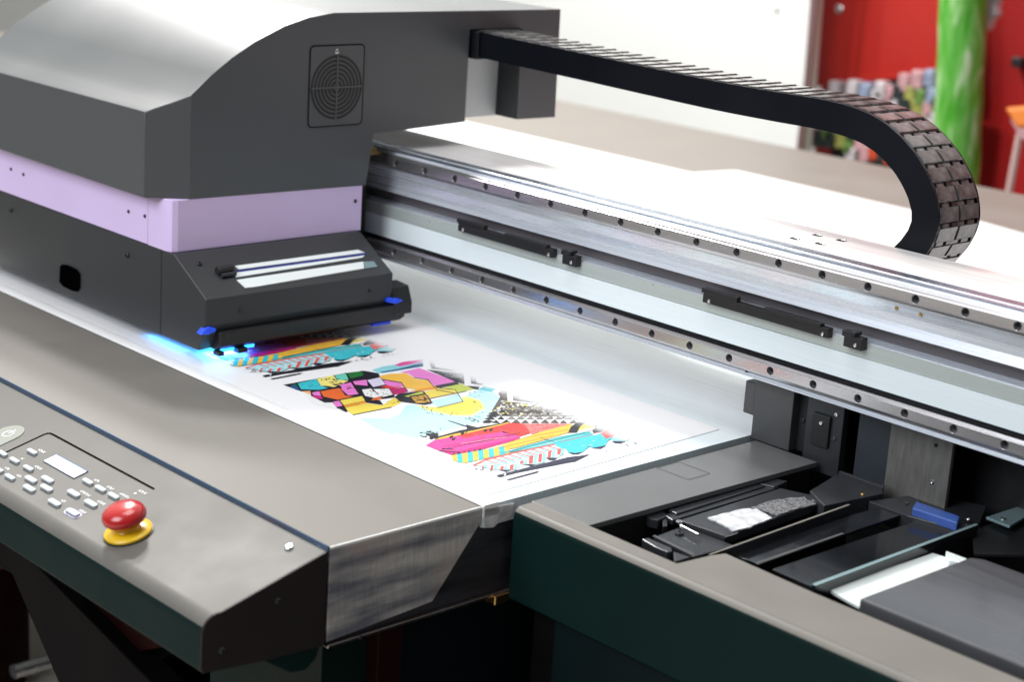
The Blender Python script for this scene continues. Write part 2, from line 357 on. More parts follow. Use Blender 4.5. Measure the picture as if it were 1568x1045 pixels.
# ================================================================== PRINTED SHEET + ARTWORK
sheet = build('printed_sheet', MB().hull([(-.9, -.369, ZM+.0003), (.606, -.369, ZM+.0003), (.594, .008, ZM+.0003), (-.9, .008, ZM+.0003)], (0, 0, -.0018)), M['paper'])
tag(sheet, 'white glossy sheet on the bed with bright abstract geometric print, half under the carriage', 'printed sheet')
INK = {}
def ink(name, rgb):
    rgb = tuple(c*.90 for c in rgb)
    if name in INK: return INK[name]
    m = mat('ink_'+name, S(rgb), .38, 0, .4, noise=.04, scale=60, rvar=0); nt = m.node_tree; N = nt.nodes; L = nt.links; b = N['Principled BSDF']
    src = b.inputs['Base Color'].links[0].from_socket
    tc = N.new('ShaderNodeTexCoord'); sp = N.new('ShaderNodeSeparateXYZ'); L.new(tc.outputs['Object'], sp.inputs['Vector'])
    nz = N.new('ShaderNodeTexNoise'); nz.inputs['Scale'].default_value = 90; L.new(tc.outputs['Object'], nz.inputs['Vector'])
    ad = N.new('ShaderNodeMath'); ad.operation = 'MULTIPLY_ADD'; ad.inputs[1].default_value = .018; L.new(nz.outputs['Fac'], ad.inputs[0]); L.new(sp.outputs['Y'], ad.inputs[2])
    mr = N.new('ShaderNodeMapRange'); mr.inputs['From Min'].default_value = -.122; mr.inputs['From Max'].default_value = -.086; mr.interpolation_type = 'SMOOTHSTEP'
    L.new(ad.outputs[0], mr.inputs['Value'])
    mx = N.new('ShaderNodeMix'); mx.data_type = 'RGBA'; L.new(mr.outputs['Result'], mx.inputs['Factor']); L.new(src, mx.inputs['A']); mx.inputs['B'].default_value = (.80, .80, .81, 1)
    L.new(mx.outputs['Result'], b.inputs['Base Color']); INK[name] = m; return m
CR = {'C': (640, 590, 4.6118), 'D': (430, 540, 5.807), 'E': (600, 540, 5.6), 'A': (330, 490, 5.2267)}
def cp(k, p): o = CR[k]; return at(o[0]+p[0]/o[2], o[1]+p[1]/o[2], 'z', ZM)
art = MB(); cols = []; lay = [0]
palette = dict(pink=(232, 70, 160), mag=(214, 30, 130), deep=(196, 20, 110), red=(226, 62, 58), lred=(240, 130, 128), yel=(252, 196, 70), pyel=(250, 226, 90), lyel=(252, 238, 130), blk=(22, 22, 34), navy=(28, 32, 62),
               cy=(60, 200, 214), lcy=(150, 222, 230), pcy=(196, 238, 244), teal=(60, 176, 176), oran=(240, 110, 40), amber=(246, 160, 40), green=(30, 120, 50), mint=(110, 214, 190), lilac=(226, 222, 246), rose=(242, 130, 214), lime=(206, 220, 90), wht=(250, 250, 248), brn=(92, 84, 78), gry=(150, 144, 136), coral=(236, 92, 84), peach=(250, 190, 130), dred=(176, 24, 40), blue=(30, 90, 140), gold=(232, 176, 60))
shift = Vector((0, 0, 0))
def P_(k, col, *pts):
    if col not in cols: cols.append(col)
    lay[0] += 1
    z = ZM+.0004+lay[0]*8e-7
    q = []
    for p in pts:
        w = cp(k, p)+shift; q.append((w.x, w.y, z))
    art.poly(q, cols.index(col))
def Ln(k, col, p0, p1, w=4):
    d = Vector((p1[0]-p0[0], p1[1]-p0[1])); n = Vector((-d.y, d.x)).normalized()*w/2
    P_(k, col, (p0[0]+n.x, p0[1]+n.y), (p1[0]+n.x, p1[1]+n.y), (p1[0]-n.x, p1[1]-n.y), (p0[0]-n.x, p0[1]-n.y))
def inside(p, poly):
    r = False; j = len(poly)-1
    for i in range(len(poly)):
        (xi, yi), (xj, yj) = poly[i], poly[j]
        if (yi > p[1]) != (yj > p[1]) and p[0] < (xj-xi)*(p[1]-yi)/(yj-yi)+xi: r = not r
        j = i
    return r
def speck(k, cl, poly, n, s=(4, 14), h=(2, 5)):
    xs = [p[0] for p in poly]; ys = [p[1] for p in poly]; c = 0
    while c < n:
        x, y = random.uniform(min(xs), max(xs)), random.uniform(min(ys), max(ys))
        if not inside((x, y), poly): continue
        c += 1; w = random.uniform(*s); hh = random.uniform(*h)
        P_(k, random.choice(cl), (x, y), (x+w*.6, y-hh), (x+w, y+random.uniform(-2, 3)), (x+w*.4, y+hh))
def stripes_design(extra=False):
    k = 'C'
    tri = [(440, 275), (520, 180), (590, 90), (860, 130), (1000, 170), (1300, 290), (1080, 280), (640, 270)]
    P_(k, 'brn', (520, 185), (600, 55), (630, 120), (870, 140), (900, 175), (860, 215), (600, 220))
    speck(k, ['wht', 'lyel', 'wht'], [(520, 185), (585, 110), (870, 150), (900, 215), (560, 225)], 110, (10, 34), (3, 7))
    speck(k, ['brn', 'gry', 'blk'], [(860, 140), (1000, 170), (1180, 235), (1100, 262), (800, 225)], 80, (8, 30), (2, 7))
    speck(k, ['brn', 'blk', 'gry'], [(600, 150), (900, 170), (1080, 235), (560, 240)], 90, (8, 26), (1.5, 4))
    for r, (yy, x0, x1, c2) in enumerate([(272, 455, 1120, 'brn'), (246, 490, 1120, 'gry'), (222, 520, 1080, 'gry'), (200, 560, 1010, 'brn'), (180, 600, 960, 'gry')]):
        x = x0
        while x < x1:
            s = random.uniform(.85, 1.1)
            P_(k, 'blk' if x < 600 else c2, (x, yy), (x+62*s, yy+1), (x+34*s, yy-24*s)); x += 68
    for i in range(4): P_(k, 'blk', (450+i*14, 262-i*18), (540+i*10, 268-i*18), (500+i*12, 248-i*20))
    P_(k, 'blk', (565, 62), (600, 28), (628, 34), (632, 120), (600, 110)) if False else None
    P_(k, 'brn', (566, 62), (600, 28), (628, 34), (632, 120), (596, 110))
    P_(k, 'brn', (668, 50), (714, 42), (716, 98), (860, 122), (850, 130), (672, 112))
    P_(k, 'wht', (632, 30), (664, 32), (668, 116), (860, 136), (830, 142), (640, 122))
    P_(k, 'pink', (55, 432), (130, 385), (270, 345), (480, 345), (640, 325), (725, 352), (715, 378), (450, 432), (280, 475), (150, 470))
    P_(k, 'mag', (150, 470), (280, 475), (450, 432), (718, 372), (722, 384), (400, 475), (245, 502))
    P_(k, 'red', (250, 352), (400, 312), (640, 272), (750, 278), (870, 322), (722, 368), (600, 335), (480, 352), (330, 380))
    P_(k, 'lred', (750, 278), (1084, 278), (1010, 306), (870, 335), (800, 352))
    speck(k, ['red', 'coral'], [(750, 278), (1000, 278), (950, 315), (800, 345)], 40, (10, 40), (1, 4))
    speck(k, ['red', 'pink', 'coral'], [(300, 365), (620, 310), (720, 360), (400, 420)], 50, (10, 30), (2, 6))
    P_(k, 'yel', (128, 384), (280, 345), (560, 284), (640, 268), (640, 276), (480, 316), (280, 362), (130, 394))
    P_(k, 'yel', (560, 440), (722, 385), (870, 335), (1084, 280), (1092, 300), (1060, 342), (960, 372), (700, 447), (540, 482), (400, 482))
    P_(k, 'pyel', (1130, 325), (1160, 280), (1260, 284), (1240, 303))
    P_(k, 'blk', (1080, 300), (1130, 265), (1185, 270), (1142, 303), (1122, 340), (1060, 342))
    P_(k, 'blk', (1230, 330), (1260, 290), (1320, 300), (1300, 330), (1245, 352))
    P_(k, 'wht', (1140, 322), (1250, 303), (1240, 320), (1180, 338))
    for i in range(11):
        x = 238+i*37; t = 500-.175*(x-250); bt = min(556, 552-.22*(x-330)); 
        P_(k, 'yel' if i % 2 == 0 else 'cy', (x, t), (x+37, t-6), (x+41, bt-4-(.0)*i), (x+6, bt+4-(26 if i == 0 else 8 if i == 1 else 0)))
        if i < 6: P_(k, 'blk', (x+2, t), (x+24, t-4), (x+22, t-16), (x+6, t-10))
    P_(k, 'teal', (636, 472), (800, 425), (1000, 370), (1200, 332), (1235, 350), (960, 425), (600, 492), (556, 490))
    P_(k, 'lcy', (700, 468), (960, 402), (1180, 352), (1120, 378), (960, 416))
    P_(k, 'cy', (980, 402), (1200, 350), (1320, 343), (1372, 380), (1342, 400), (1320, 440), (1240, 452), (1210, 440), (1160, 482), (1110, 492), (1060, 482), (1040, 450), (1010, 460), (960, 428))
    P_(k, 'lcy', (1395, 352), (1500, 370), (1480, 402), (1400, 408), (1365, 385))
    P_(k, 'coral', (1290, 350), (1330, 310), (1400, 320), (1432, 345), (1382, 370), (1330, 385))
    P_(k, 'wht', (1220, 352), (1296, 338), (1280, 352), (1240, 362))
    for q in [[(1060, 480), (1110, 487), (1160, 478), (1130, 495), (1090, 495)], [(1365, 402), (1470, 400), (1430, 418), (1390, 415)], [(1225, 452), (1330, 432), (1290, 455)]]: P_(k, 'navy', *q)
    P_(k, 'pcy', (385, 570), (480, 530), (700, 480), (960, 425), (1010, 452), (1010, 500), (985, 520), (900, 522), (880, 555), (830, 566), (740, 566), (700, 595), (660, 606), (560, 606), (430, 580))
    P_(k, 'coral', (385, 570), (480, 528), (700, 476), (965, 422), (966, 431), (700, 486), (480, 540), (440, 562), (400, 578))
    for i in range(9):
        x = 480+i*54; y = 537-i*12.5
        Ln(k, 'coral', (x, y), (x+95, y+26), 7); Ln(k, 'cy', (x+20, y+16), (x+100, y+38), 4)
    for (x, y, w, h) in [(918, 472, 26, 48), (985, 455, 26, 44), (852, 490, 26, 62), (786, 503, 30, 60), (722, 540, 26, 24), (650, 568, 28, 36), (584, 578, 24, 28), (515, 570, 20, 34), (455, 572, 12, 18)]:
        P_(k, 'coral', (x, y+3), (x+w, y), (x+w-6, y+h), (x-4, y+h))
        P_(k, 'lcy', (x+w+3, y+2), (x+w+24, y), (x+w+16, y+h), (x+w-2, y+h))
    for q in [[(905, 520), (985, 520), (960, 535), (925, 535)], [(740, 565), (830, 566), (795, 578)], [(570, 605), (660, 605), (620, 619)]]: P_(k, 'navy', *q)
    P_(k, 'blk' if extra else 'navy', (550, 645), (600, 632), (1060, 515), (1150, 505), (1215, 494), (1110, 546), (1080, 550), (700, 625), (575, 657))
    P_(k, 'blk' if extra else 'navy', (620, 675), (860, 610), (840, 625), (640, 679))
    P_(k, 'wht', (608, 640), (618, 630), (622, 640), (612, 652))
    P_(k, 'blk', (130, 372), (300, 325), (560, 280), (625, 264), (622, 273), (400, 325), (280, 347), (130, 380))
    P_(k, 'blk', (340, 285), (400, 300), (442, 311), (370, 314), (332, 356), (345, 312))
    P_(k, 'blk', (200, 252), (215, 254), (360, 300), (350, 304))
    P_(k, 'blk', (590, 328), (720, 378), (650, 352), (600, 342))
    for i in range(14): P_(k, 'blk', *[(random.uniform(60, 140)+a, random.uniform(345, 385)+c) for a, c in ((0, 0), (16, -6), (12, 6))])
    for q in [(220, 370), (300, 345), (460, 325), (500, 320), (236, 385)]: P_(k, 'blk', (q[0], q[1]), (q[0]+30, q[1]-10), (q[0]+26, q[1]+8), (q[0]+6, q[1]+14))
    Ln(k, 'blk', (170, 462), (480, 398), 3); Ln(k, 'blk', (480, 400), (720, 345), 3); Ln(k, 'blk', (720, 385), (1180, 300), 2); Ln(k, 'blk', (860, 375), (975, 415), 3)
    for i in range(7): Ln(k, 'mag', (180+i*30, 440-i*4), (420+i*40, 395-i*7), 2.2)
    for i in range(5): Ln(k, 'wht', (300+i*60, 420-i*9), (360+i*66, 412-i*10), 1.6)
    Ln(k, 'blk', (560, 455), (960, 360), 1.8); Ln(k, 'blk', (640, 478), (1180, 345), 1.8); Ln(k, 'coral', (1000, 412), (1290, 342), 3); Ln(k, 'teal', (820, 450), (1240, 350), 3)
    speck(k, ['wht', 'lcy'], [(1000, 410), (1300, 360), (1320, 430), (1080, 470)], 16, (10, 40), (1, 2.5))
    speck(k, ['blk'], [(380, 590), (520, 600), (520, 625), (430, 610)], 16, (5, 16), (2, 4)); speck(k, ['navy'], [(1200, 480), (1560, 400), (1560, 430), (1220, 500)], 18, (10, 36), (1, 2.5))
    Ln(k, 'blk', (150, 470), (300, 482), 5); Ln(k, 'blk', (170, 455), (250, 460), 5)
def blocks_design():
    k = 'E'
    P_(k, 'pcy', (120, 460), (200, 450), (320, 500), (520, 545), (680, 555), (800, 490), (750, 410), (630, 375), (750, 320), (870, 340), (940, 400), (760, 612), (640, 625), (380, 700), (200, 740), (0, 690), (0, 560), (60, 540))
    P_('D', 'pcy', (700, 590), (1010, 590), (1010, 740), (1140, 780), (860, 690))
    P_(k, 'cy', (740, 320), (790, 295), (900, 315), (850, 342))
    P_(k, 'lyel', (200, 450), (400, 480), (610, 425), (600, 390), (640, 380), (760, 420), (800, 480), (680, 548), (520, 545), (320, 505))
    P_(k, 'pyel', (330, 480), (600, 425), (700, 400), (770, 440), (690, 525), (520, 530))
    speck(k, ['blk'], [(220, 455), (760, 560), (720, 600), (300, 540)], 40, (8, 26), (2, 5))
    speck(k, ['blk'], [(580, 560), (760, 570), (740, 600), (600, 600)], 22, (8, 24), (2, 5))
    speck(k, ['blk'], [(230, 690), (420, 650), (380, 700), (240, 745)], 12, (14, 40), (3, 7))
    k = 'D'
    P_(k, 'lcy', (810, 160), (900, 130), (1160, 88), (1262, 80), (1266, 128), (1000, 172), (870, 192), (850, 180))
    P_(k, 'blue', (1190, 112), (1262, 94), (1266, 126), (1050, 162), (900, 185), (880, 178), (1050, 148))
    P_(k, 'pink', (1010, 115), (1080, 88), (1160, 78), (1280, 62), (1240, 92), (1120, 116), (1060, 128))
    P_(k, 'blk', (20, 292), (130, 272), (580, 186), (740, 166), (865, 188), (900, 240), (1010, 300), (1010, 405), (750, 440), (580, 536), (390, 455), (265, 392), (180, 350))
    P_(k, 'wht', (180, 352), (262, 350), (268, 392), (390, 452), (460, 448), (500, 500), (560, 520), (300, 470))
    for c, q in [('blue', [(80, 305), (110, 290), (150, 310), (168, 345), (130, 335)]), ('green', [(108, 290), (140, 280), (150, 308)]), ('cy', [(150, 280), (312, 240), (362, 300), (420, 322), (340, 336), (180, 332)]),
                 ('lyel', [(318, 240), (470, 205), (490, 242), (602, 256), (522, 292), (470, 312), (400, 300), (360, 300)]), ('mint', [(472, 210), (577, 190), (602, 246), (500, 250)]), ('green', [(588, 190), (718, 168), (738, 205), (622, 236)]),
                 ('rose', [(560, 285), (622, 270), (692, 376), (602, 388), (536, 330)]), ('rose', [(520, 295), (560, 280), (600, 300), (560, 330)]), ('rose', [(640, 262), (762, 246), (772, 300), (660, 290)]), ('lilac', [(768, 250), (882, 225), (930, 288), (822, 312)]),
                 ('oran', [(350, 350), (522, 320), (572, 386), (645, 396), (502, 426), (385, 402)]), ('peach', [(188, 350), (262, 346), (268, 378), (240, 372)]), ('rose', [(275, 360), (342, 348), (358, 392), (290, 385)]), ('mag', [(268, 388), (362, 396), (372, 420), (312, 412)]),
                 ('rose', [(465, 440), (516, 430), (550, 480), (490, 490)]), ('pyel', [(524, 430), (722, 392), (750, 434), (560, 472)]), ('amber', [(560, 474), (752, 437), (762, 454), (572, 492)]), ('pyel', [(574, 494), (765, 456), (905, 474), (1010, 404), (1072, 452), (1000, 486), (830, 522), (640, 556), (600, 532)]),
                 ('blk', [(750, 415), (882, 430), (912, 472), (762, 452)]), ('wht', [(720, 335), (802, 325), (902, 392), (832, 408), (750, 390)]), ('wht', [(822, 330), (962, 325), (1002, 376), (912, 400), (870, 380)]), ('oran', [(822, 410), (892, 400), (902, 420), (802, 432)]),
                 ('yel', [(872, 215), (962, 195), (1112, 188), (1202, 240), (1312, 250), (1372, 312), (1262, 342), (1112, 322), (1062, 265), (902, 242)]),
                 ('red', [(882, 310), (942, 295), (1082, 310), (962, 325)]), ('deep', [(965, 325), (1100, 313), (1127, 356), (1008, 382)]), ('rose', [(910, 250), (1062, 270), (1092, 306), (1000, 310), (932, 290)]),
                 ('rose', [(1060, 180), (1232, 142), (1556, 264), (1372, 307), (1312, 250), (1192, 230), (1132, 190)]), ('blk', [(1372, 300), (1562, 262), (1590, 285), (1390, 325)]), ('amber', [(1122, 352), (1372, 303), (1392, 326), (1262, 346)]),
                 ('pyel', [(1272, 355), (1402, 320), (1588, 340), (1588, 366), (1330, 412)]), ('blk', [(1010, 400), (1050, 370), (1252, 345), (1280, 362), (1332, 420), (1342, 460), (1280, 472), (1190, 460), (1060, 442)]),
                 ('lime', [(1100, 395), (1252, 350), (1272, 372), (1130, 400)]), ('gold', [(1160, 402), (1292, 380), (1332, 452), (1200, 452)])]: P_(k, c, *q)
    k = 'E'
    P_(k, 'blk', (300, 150), (500, 172), (616, 182), (622, 276), (545, 256))
    P_(k, 'blk', (320, 82), (362, 76), (372, 130), (560, 158), (540, 165), (340, 142))
    P_(k, 'blk', (672, 200), (722, 228), (726, 264), (792, 276), (760, 282), (680, 270))
    P_(k, 'lime', (450, 305), (592, 272), (704, 320), (560, 352), (540, 325))
    P_(k, 'pyel', (395, 325), (452, 306), (540, 325), (560, 352), (420, 384), (400, 360))
    P_(k, 'blk', (640, 290), (752, 296), (740, 322), (704, 318))
    P_(k, 'pcy', (340, 420), (562, 362), (612, 422), (400, 478), (360, 450))
    for a, c in [((300, 405), (640, 335)), ((270, 335), (350, 440)), ((540, 320), (612, 425)), ((612, 425), (390, 478)), ((310, 240), (395, 335)), ((190, 220), (318, 238)), ((395, 325), (545, 355)), ((410, 310), (530, 322)), ((185, 395), (330, 435)), ((150, 380), (270, 360)), ((215, 445), (340, 430)), ((190, 425), (300, 400))]: Ln(k, 'blk', a, c, 6)
    speck(k, ['wht'], [(300, 155), (500, 175), (600, 200), (560, 240)], 10, (10, 26), (1, 2.5)); speck(k, ['blk', 'cy'], [(640, 330), (860, 345), (900, 400), (780, 560), (700, 560)], 26, (8, 30), (1.5, 4))
    k = 'D'
    for a, c in [((640, 560), (985, 492)), ((130, 272), (185, 350)), ((345, 350), (395, 440)), ((575, 185), (665, 310)), ((520, 425), (585, 535)), ((715, 165), (750, 215)), ((960, 322), (1010, 390)), ((1065, 265), (1130, 350)), ((910, 245), (1065, 272)), ((470, 205), (500, 250)), ((725, 375), (760, 450)), ((680, 350), (700, 385)), ((800, 320), (870, 382)), ((900, 410), (1000, 392)), ((385, 402), (500, 428)), ((600, 390), (690, 378)), ((262, 350), (345, 345)), ((440, 440), (530, 430))]: Ln(k, 'blk', a, c, 7)
    speck(k, ['blk'], [(170, 290), (300, 250), (350, 310), (200, 320)], 9, (8, 20), (2, 5)); speck(k, ['blk'], [(340, 250), (470, 220), (560, 260), (480, 300)], 14, (10, 30), (3, 7))
    speck(k, ['blk'], [(560, 310), (620, 290), (670, 350), (600, 350)], 7, (10, 30), (3, 7)); speck(k, ['blk'], [(730, 340), (960, 335), (980, 385), (780, 395)], 22, (6, 18), (2, 5))
    speck(k, ['blk'], [(1190, 385), (1290, 385), (1320, 450), (1210, 450)], 9, (14, 40), (3, 7)); speck(k, ['blk'], [(400, 285), (520, 275), (520, 300), (450, 300)], 5, (20, 50), (3, 7))
    speck(k, ['blk'], [(1240, 720), (1400, 690), (1380, 750), (1290, 790)], 10, (14, 40), (4, 9)); speck('D', ['blk'], [(930, 440), (1060, 420), (1060, 460), (950, 470)], 8, (8, 20), (2, 4))
blocks_design(); stripes_design()
shift = at(403.7, 577, 'z', ZM)-at(760.3, 729.9, 'z', ZM); shift.y = 0
stripes_design(True)
artm = [ink(c, palette[c]) for c in cols]
ao = build('printed_artwork', art, artm, sheet, recalc=False)

# rear white sheet
rs = [(-1.293, 1.287), (-.586, 1.292), (-.567, 1.408), (-.105, 1.403), (.007, 1.439), (.129, 1.413), (1.5, 1.41), (1.5, .16), (-1.293, .16)]
rs = [(-1.293, 1.287), (-.586, 1.292), (-.567, 1.408), (-.105, 1.403), (.007, 1.439), (.129, 1.413), (1.3, 1.41), (1.3, .35), (-2.0, .35), (-2.0, 1.287)]
o = build('blank_sheet', MB().ext(rs, 'z', ZM-.001, ZM+.0005), M['paper']); tag(o, 'blank white sheet lying on the table behind the steel beam', 'blank sheet')
build('rear_side_table', MB().box(.6275, 2.2, .34, 1.199, -.26, ZM-.003), M['rear'], table)

# ================================================================== GANTRY
gan = thing('printer_gantry', 'brushed aluminium gantry beam with two drilled guide rails, crossing above the white sheet', 'gantry beam', (.0, .07, -.139))
X0, X1 = -.75, 1.45
prof = [(.137, .014), (.036, .014), (.034, .0125), (.030, .0145), (.026, .0125), (.022, .0145), (.018, .0115), (.010, .0115), (.0085, .0095), (.008, .0), (.0085, -.012), (.0125, -.024), (.0130, -.034), (.009, -.0440),
        (.026, -.0468), (.026, -.0600), (.009, -.0622), (.0085, -.0785), (.012, -.0785), (.012, -.1335), (.006, -.1335), (.0045, -.1385), (.137, -.1385)]
build('beam_body', MB().ext(prof, 'x', X0, X1), M['alu'], gan, bevel=.0006, seg=2)
b = MB().box(X0, X1, .0385, .1368, .0141, .0150); bt = build('beam_top_plate', b, M['alutop'], gan)
build('chamfer_strip', MB().ext([(.0365, .0150), (.0130, .0130), (.0130, .0118), (.0365, .0140)], 'x', X0, X1), mat('blue_reflecting_strip', (.50, .58, .72), .16, 1, noise=.15, scale=5, stretch=(.4, 60, 1), bump=.3, bscale=60), gan)
build('channel_shadow_strip', MB().box(X0, X1, .0245, .0257, -.0598, -.0472), mat('shaded_channel_dark', (.11, .10, .105), .4), gan)  # dark strip stands in for the deep shade in the beam recess
build('channel_strip', MB().box(X0, X1, .0060, .0088, -.0785, -.0628), M['glassgrey'], gan, bevel=.0003)
build('encoder_tape', MB().ext([(.0052, -.0790), (.0085, -.0790), (.0085, -.1066), (.0040, -.1066)], 'x', X0, X1), M['strip'], gan)
build('lower_groove', MB().ext([(.0125, -.1068), (.007, -.1068), (.004, -.1080), (.006, -.1090), (.004, -.1100), (.006, -.1112), (.0125, -.1125)], 'x', X0, X1), M['blacksteel'], gan)
def rail(z, x0, x1, off):
    h = .0092
    mb = MB().ext([(.0118, z-h), (.0118, z+h), (.003, z+h), (.0015, z+h*.72), (0, z+h*.62), (0, z-h*.62), (.0015, z-h*.72), (.003, z-h)], 'x', x0, x1)
    o = build('guide_rail', mb, M['rail'], gan, bevel=.0003, seg=1)
    cut = MB(); ks = [k for k in range(-9, 24) if x0+.02 < off+.06*k < x1-.02]
    for k in ks: cut.lathe([(.0046, -.008), (.0046, .004)], (off+.06*k, 0, z), (0, -1, 0), 20)
    c = build('cut', cut, M['black'], None); c.location = (0, 0, 0)
    md = o.modifiers.new('holes', 'BOOLEAN'); md.object = c; md.solver = 'EXACT'; md.operation = 'DIFFERENCE'
    o.modifiers.move(len(o.modifiers)-1, 0)
    bpy.context.view_layer.update(); dg = bpy.context.evaluated_depsgraph_get()
    me = bpy.data.meshes.new_from_object(o.evaluated_get(dg)); o.modifiers.clear(); old = o.data; o.data = me; bpy.data.meshes.remove(old)
    bpy.data.objects.remove(c)
    for k in ks:
        p = build('rail_bolt', MB().lathe([(.0044, .0), (.0044, .0006), (.0030, .0007)], (off+.06*k, .0078, z), (0, -1, 0), 14), M['blacksteel'], gan); p.parent = o
    return o
rail(0.0, X0, X1, 0.0); rail(-.1222, X0, X1, .0641)
# four countersunk holes in the beam top
for (x, y) in [(.629, .065), (.630, .105), (.662, .108), (.661, .070)]:
    build('countersunk_hole', MB().lathe([(.0062, .0), (.0062, .0005), (.0052, .0005), (.0040, -.0004)], (x, y, .0150), (0, 0, 1), 24), M['rail'], gan, smooth=30)
def bracket(x0, x1, dz=0):
    o = build('sensor_bracket', MB().box(x0, x1, -.002, .0065, -.0665+dz, -.0555+dz).box(x0-.003, x0+.05, -.002, .005, -.0555+dz, -.0500+dz).box(x0+.09, x1-.01, -.004, .004, -.0555+dz, -.052+dz), M['black'], gan, bevel=.0006)
    for xx in (x0+.010, x1-.007): s = screw((xx, -.002, -.0632+dz), (0, -1, 0), .0022, gan); s.parent = o
    return o
bracket(.134, .312); bracket(.559, .738)
for xc in (.343, .772):
    o = build('cable_clip', MB().box(xc-.012, xc+.012, -.004, .006, -.0690, -.0555).box(xc-.016, xc-.004, -.003, .006, -.0585, -.0520).box(xc-.004, xc+.004, -.007, .006, -.0545, -.0500), M['black'], gan, bevel=.0008)
    s = screw((xc+.004, -.004, -.0645), (0, -1, 0), .0022, gan); s.parent = o
for xx, zz in ((-.012+.08, -.068), (.475, -.0655)): screw((xx, .0058, zz), (0, -1, 0), .0013, gan)
for (u, v) in ((1373, 472), (1410, 482)):
    p = at(u, v, 'y', .010); screw(p, (0, -1, 0), .0022, gan, M['brass'])
p = at(1143, 568, 'y', .0045); screw(p, (0, -1, 0), .0018, gan, M['black'])
build('gold_fitting', MB().box(-.062, -.046, -.010, .004, .004, .014), M['brass'], gan, bevel=.001)
# posts and plates hanging below the beam (they carry the maintenance station)
Y = .03
build('end_post', MB().box(.629, .684, Y-.008, .10, -.215, -.1387), M['darkplate'], gan, bevel=.001)
build('end_tab', MB().box(.612, .6288, Y-.006, .02+Y, -.1890, -.1500), M['darkplate'], gan, bevel=.002)
build('dark_post', MB().box(.6842, .697, Y+.005, .10, -.215, -.1387), M['black'], gan)
build('cover_plate', MB().box(.698, .748, Y, Y+.01, -.2300, -.1387), M['blacksteel'], gan, bevel=.0008)
build('small_cover', MB().box(.709, .733, Y-.004, Y-.0002, -.1990, -.1620), M['black'], gan, bevel=.001)
screw((.722, Y-.004, -.1720), (0, -1, 0), .0026, gan); screw((.7385, Y-.0001, -.1580), (0, -1, 0), .0028, gan); screw((.7385, Y-.0001, -.1860), (0, -1, 0), .0026, gan, M['darkplate'])
screw((.6905, Y+.0045, -.1785), (0, -1, 0), .0030, gan, M['blacksteel'])
build('hanger_panel', MB().box(.762, .806, Y+.010, Y+.014, -.265, -.1387), mat('slate_panel', (.030, .036, .045), .4), gan)
build('grey_panel', MB().box(.806, .884, Y+.006, Y+.012, -.262, -.1387), mat('grey_steel_panel', (.17, .165, .155), .4, .3, .5, noise=.15, scale=40, stretch=(8, 1, 1), bump=.1), gan, bevel=.0008)
screw((.864, Y+.006, -.158), (0, -1, 0), .0022, gan, M['black']); screw((.865, Y+.006, -.1990), (0, -1, 0), .0026, gan)
build('back_cover', MB().box(.625, 1.45, .104, .125, -.42, -.1387), M['black'], gan)
# ---- maintenance station
hull_g = mat('dark_station_paint', (.040, .046, .044), .34, 0, .55, noise=.05, bump=.04)
ZT = -.2150
fr = [(-.3335, ZT), (-.352, ZT)]+arc(-.3500, ZT-.0105, .0105, 95, 180, 8)+[(-.3605, -.312), (-.357, -.3155), (-.352, -.3155), (-.352, ZT-.012), (-.3335, ZT-.004)]
hg = M['console']
kf = 2+5
ft = fr[:kf+1]; ff = fr[kf:-2]
build('station_rim', MB().ext(ft+[(ft[-1][0]+.003, ft[-1][1]-.001), (-.352, ZT-.006), (-.3335, ZT-.004)], 'x', .641, 1.45), hg, gan, smooth=30)
build('station_front_panel', MB().ext(ff+[(-.352, ZT-.0065), (ft[-1][0]+.0031, ft[-1][1]-.0011)], 'x', .641, 1.45), gp, gan, smooth=30)
tp = [(.6365, -.351), (.6365, .0295), (.7260, .0295), (.7190, -.3332), (.6365, -.3510)]
build('station_left_deck', MB().ext([(.6375, -.3333), (.6375, .0215), (.7260, .0215), (.7185, -.3333)], 'z', ZT-.006, ZT-.0003), M['darkplate'] if False else mat('grey_station_paint', (.115, .117, .118), .36, 0, .55, noise=.05, bump=.06, bscale=900), gan, bevel=.0005)
build('station_left_wall', MB().box(.6375, .6405, -.352, .03, -.3155, ZT-.0062), M['black'], gan)
b = MB()
for q0, q1 in (((.626, -.134), (.632, -.094)), ((.632, -.094), (.683, -.111)), ((.683, -.111), (.687, -.144)), ((.687, -.144), (.640, -.134))): pass
hx0, hx1, hy0, hy1 = .6390, .6850, -.148, -.112
for (x0, x1, y0, y1) in ((hx0, hx1, hy0, hy0+.0008), (hx0, hx1, hy1-.0008, hy1), (hx0, hx0+.0008, hy0+.0008, hy1-.0008), (hx1-.0008, hx1, hy0+.0008, hy1-.0008)): b.poly([(x0, y0, ZT+.0001), (x1, y0, ZT+.0001), (x1, y1, ZT+.0001), (x0, y1, ZT+.0001)])
build('hatch_outline', b, M['black'], gan, recalc=False)
build('station_front_deck', MB().ext([(.8350, -.3333), (1.45, -.3333), (1.45, -.2810), (.955, -.2790), (.845, -.2740), (.8400, -.2900)], 'z', ZT-.006, ZT-.0003), hg, gan, bevel=.0005)
build('station_tray', MB().box(.641, 1.45, -.352, .10, -.3150, -.300), M['black'], gan)
build('station_inner_wall', MB().box(.7150, .7185, -.333, .02, -.300, ZT-.0065), M['black'], gan)
build('divider', MB().hull([(.8370, -.2900, ZT-.0005), (.8395, -.2900, ZT-.0005), (.8320, -.0600, ZT-.0005), (.8290, -.0600, ZT-.0005)], (0, 0, -.06)), M['black'], gan)
build('divider_edge', MB().hull([(.8372, -.2898, ZT-.0001), (.8393, -.2898, ZT-.0001), (.8318, -.0602, ZT-.0001), (.8292, -.0602, ZT-.0001)], (0, 0, -.0004)), M['console'], gan)
Zt = -.2240
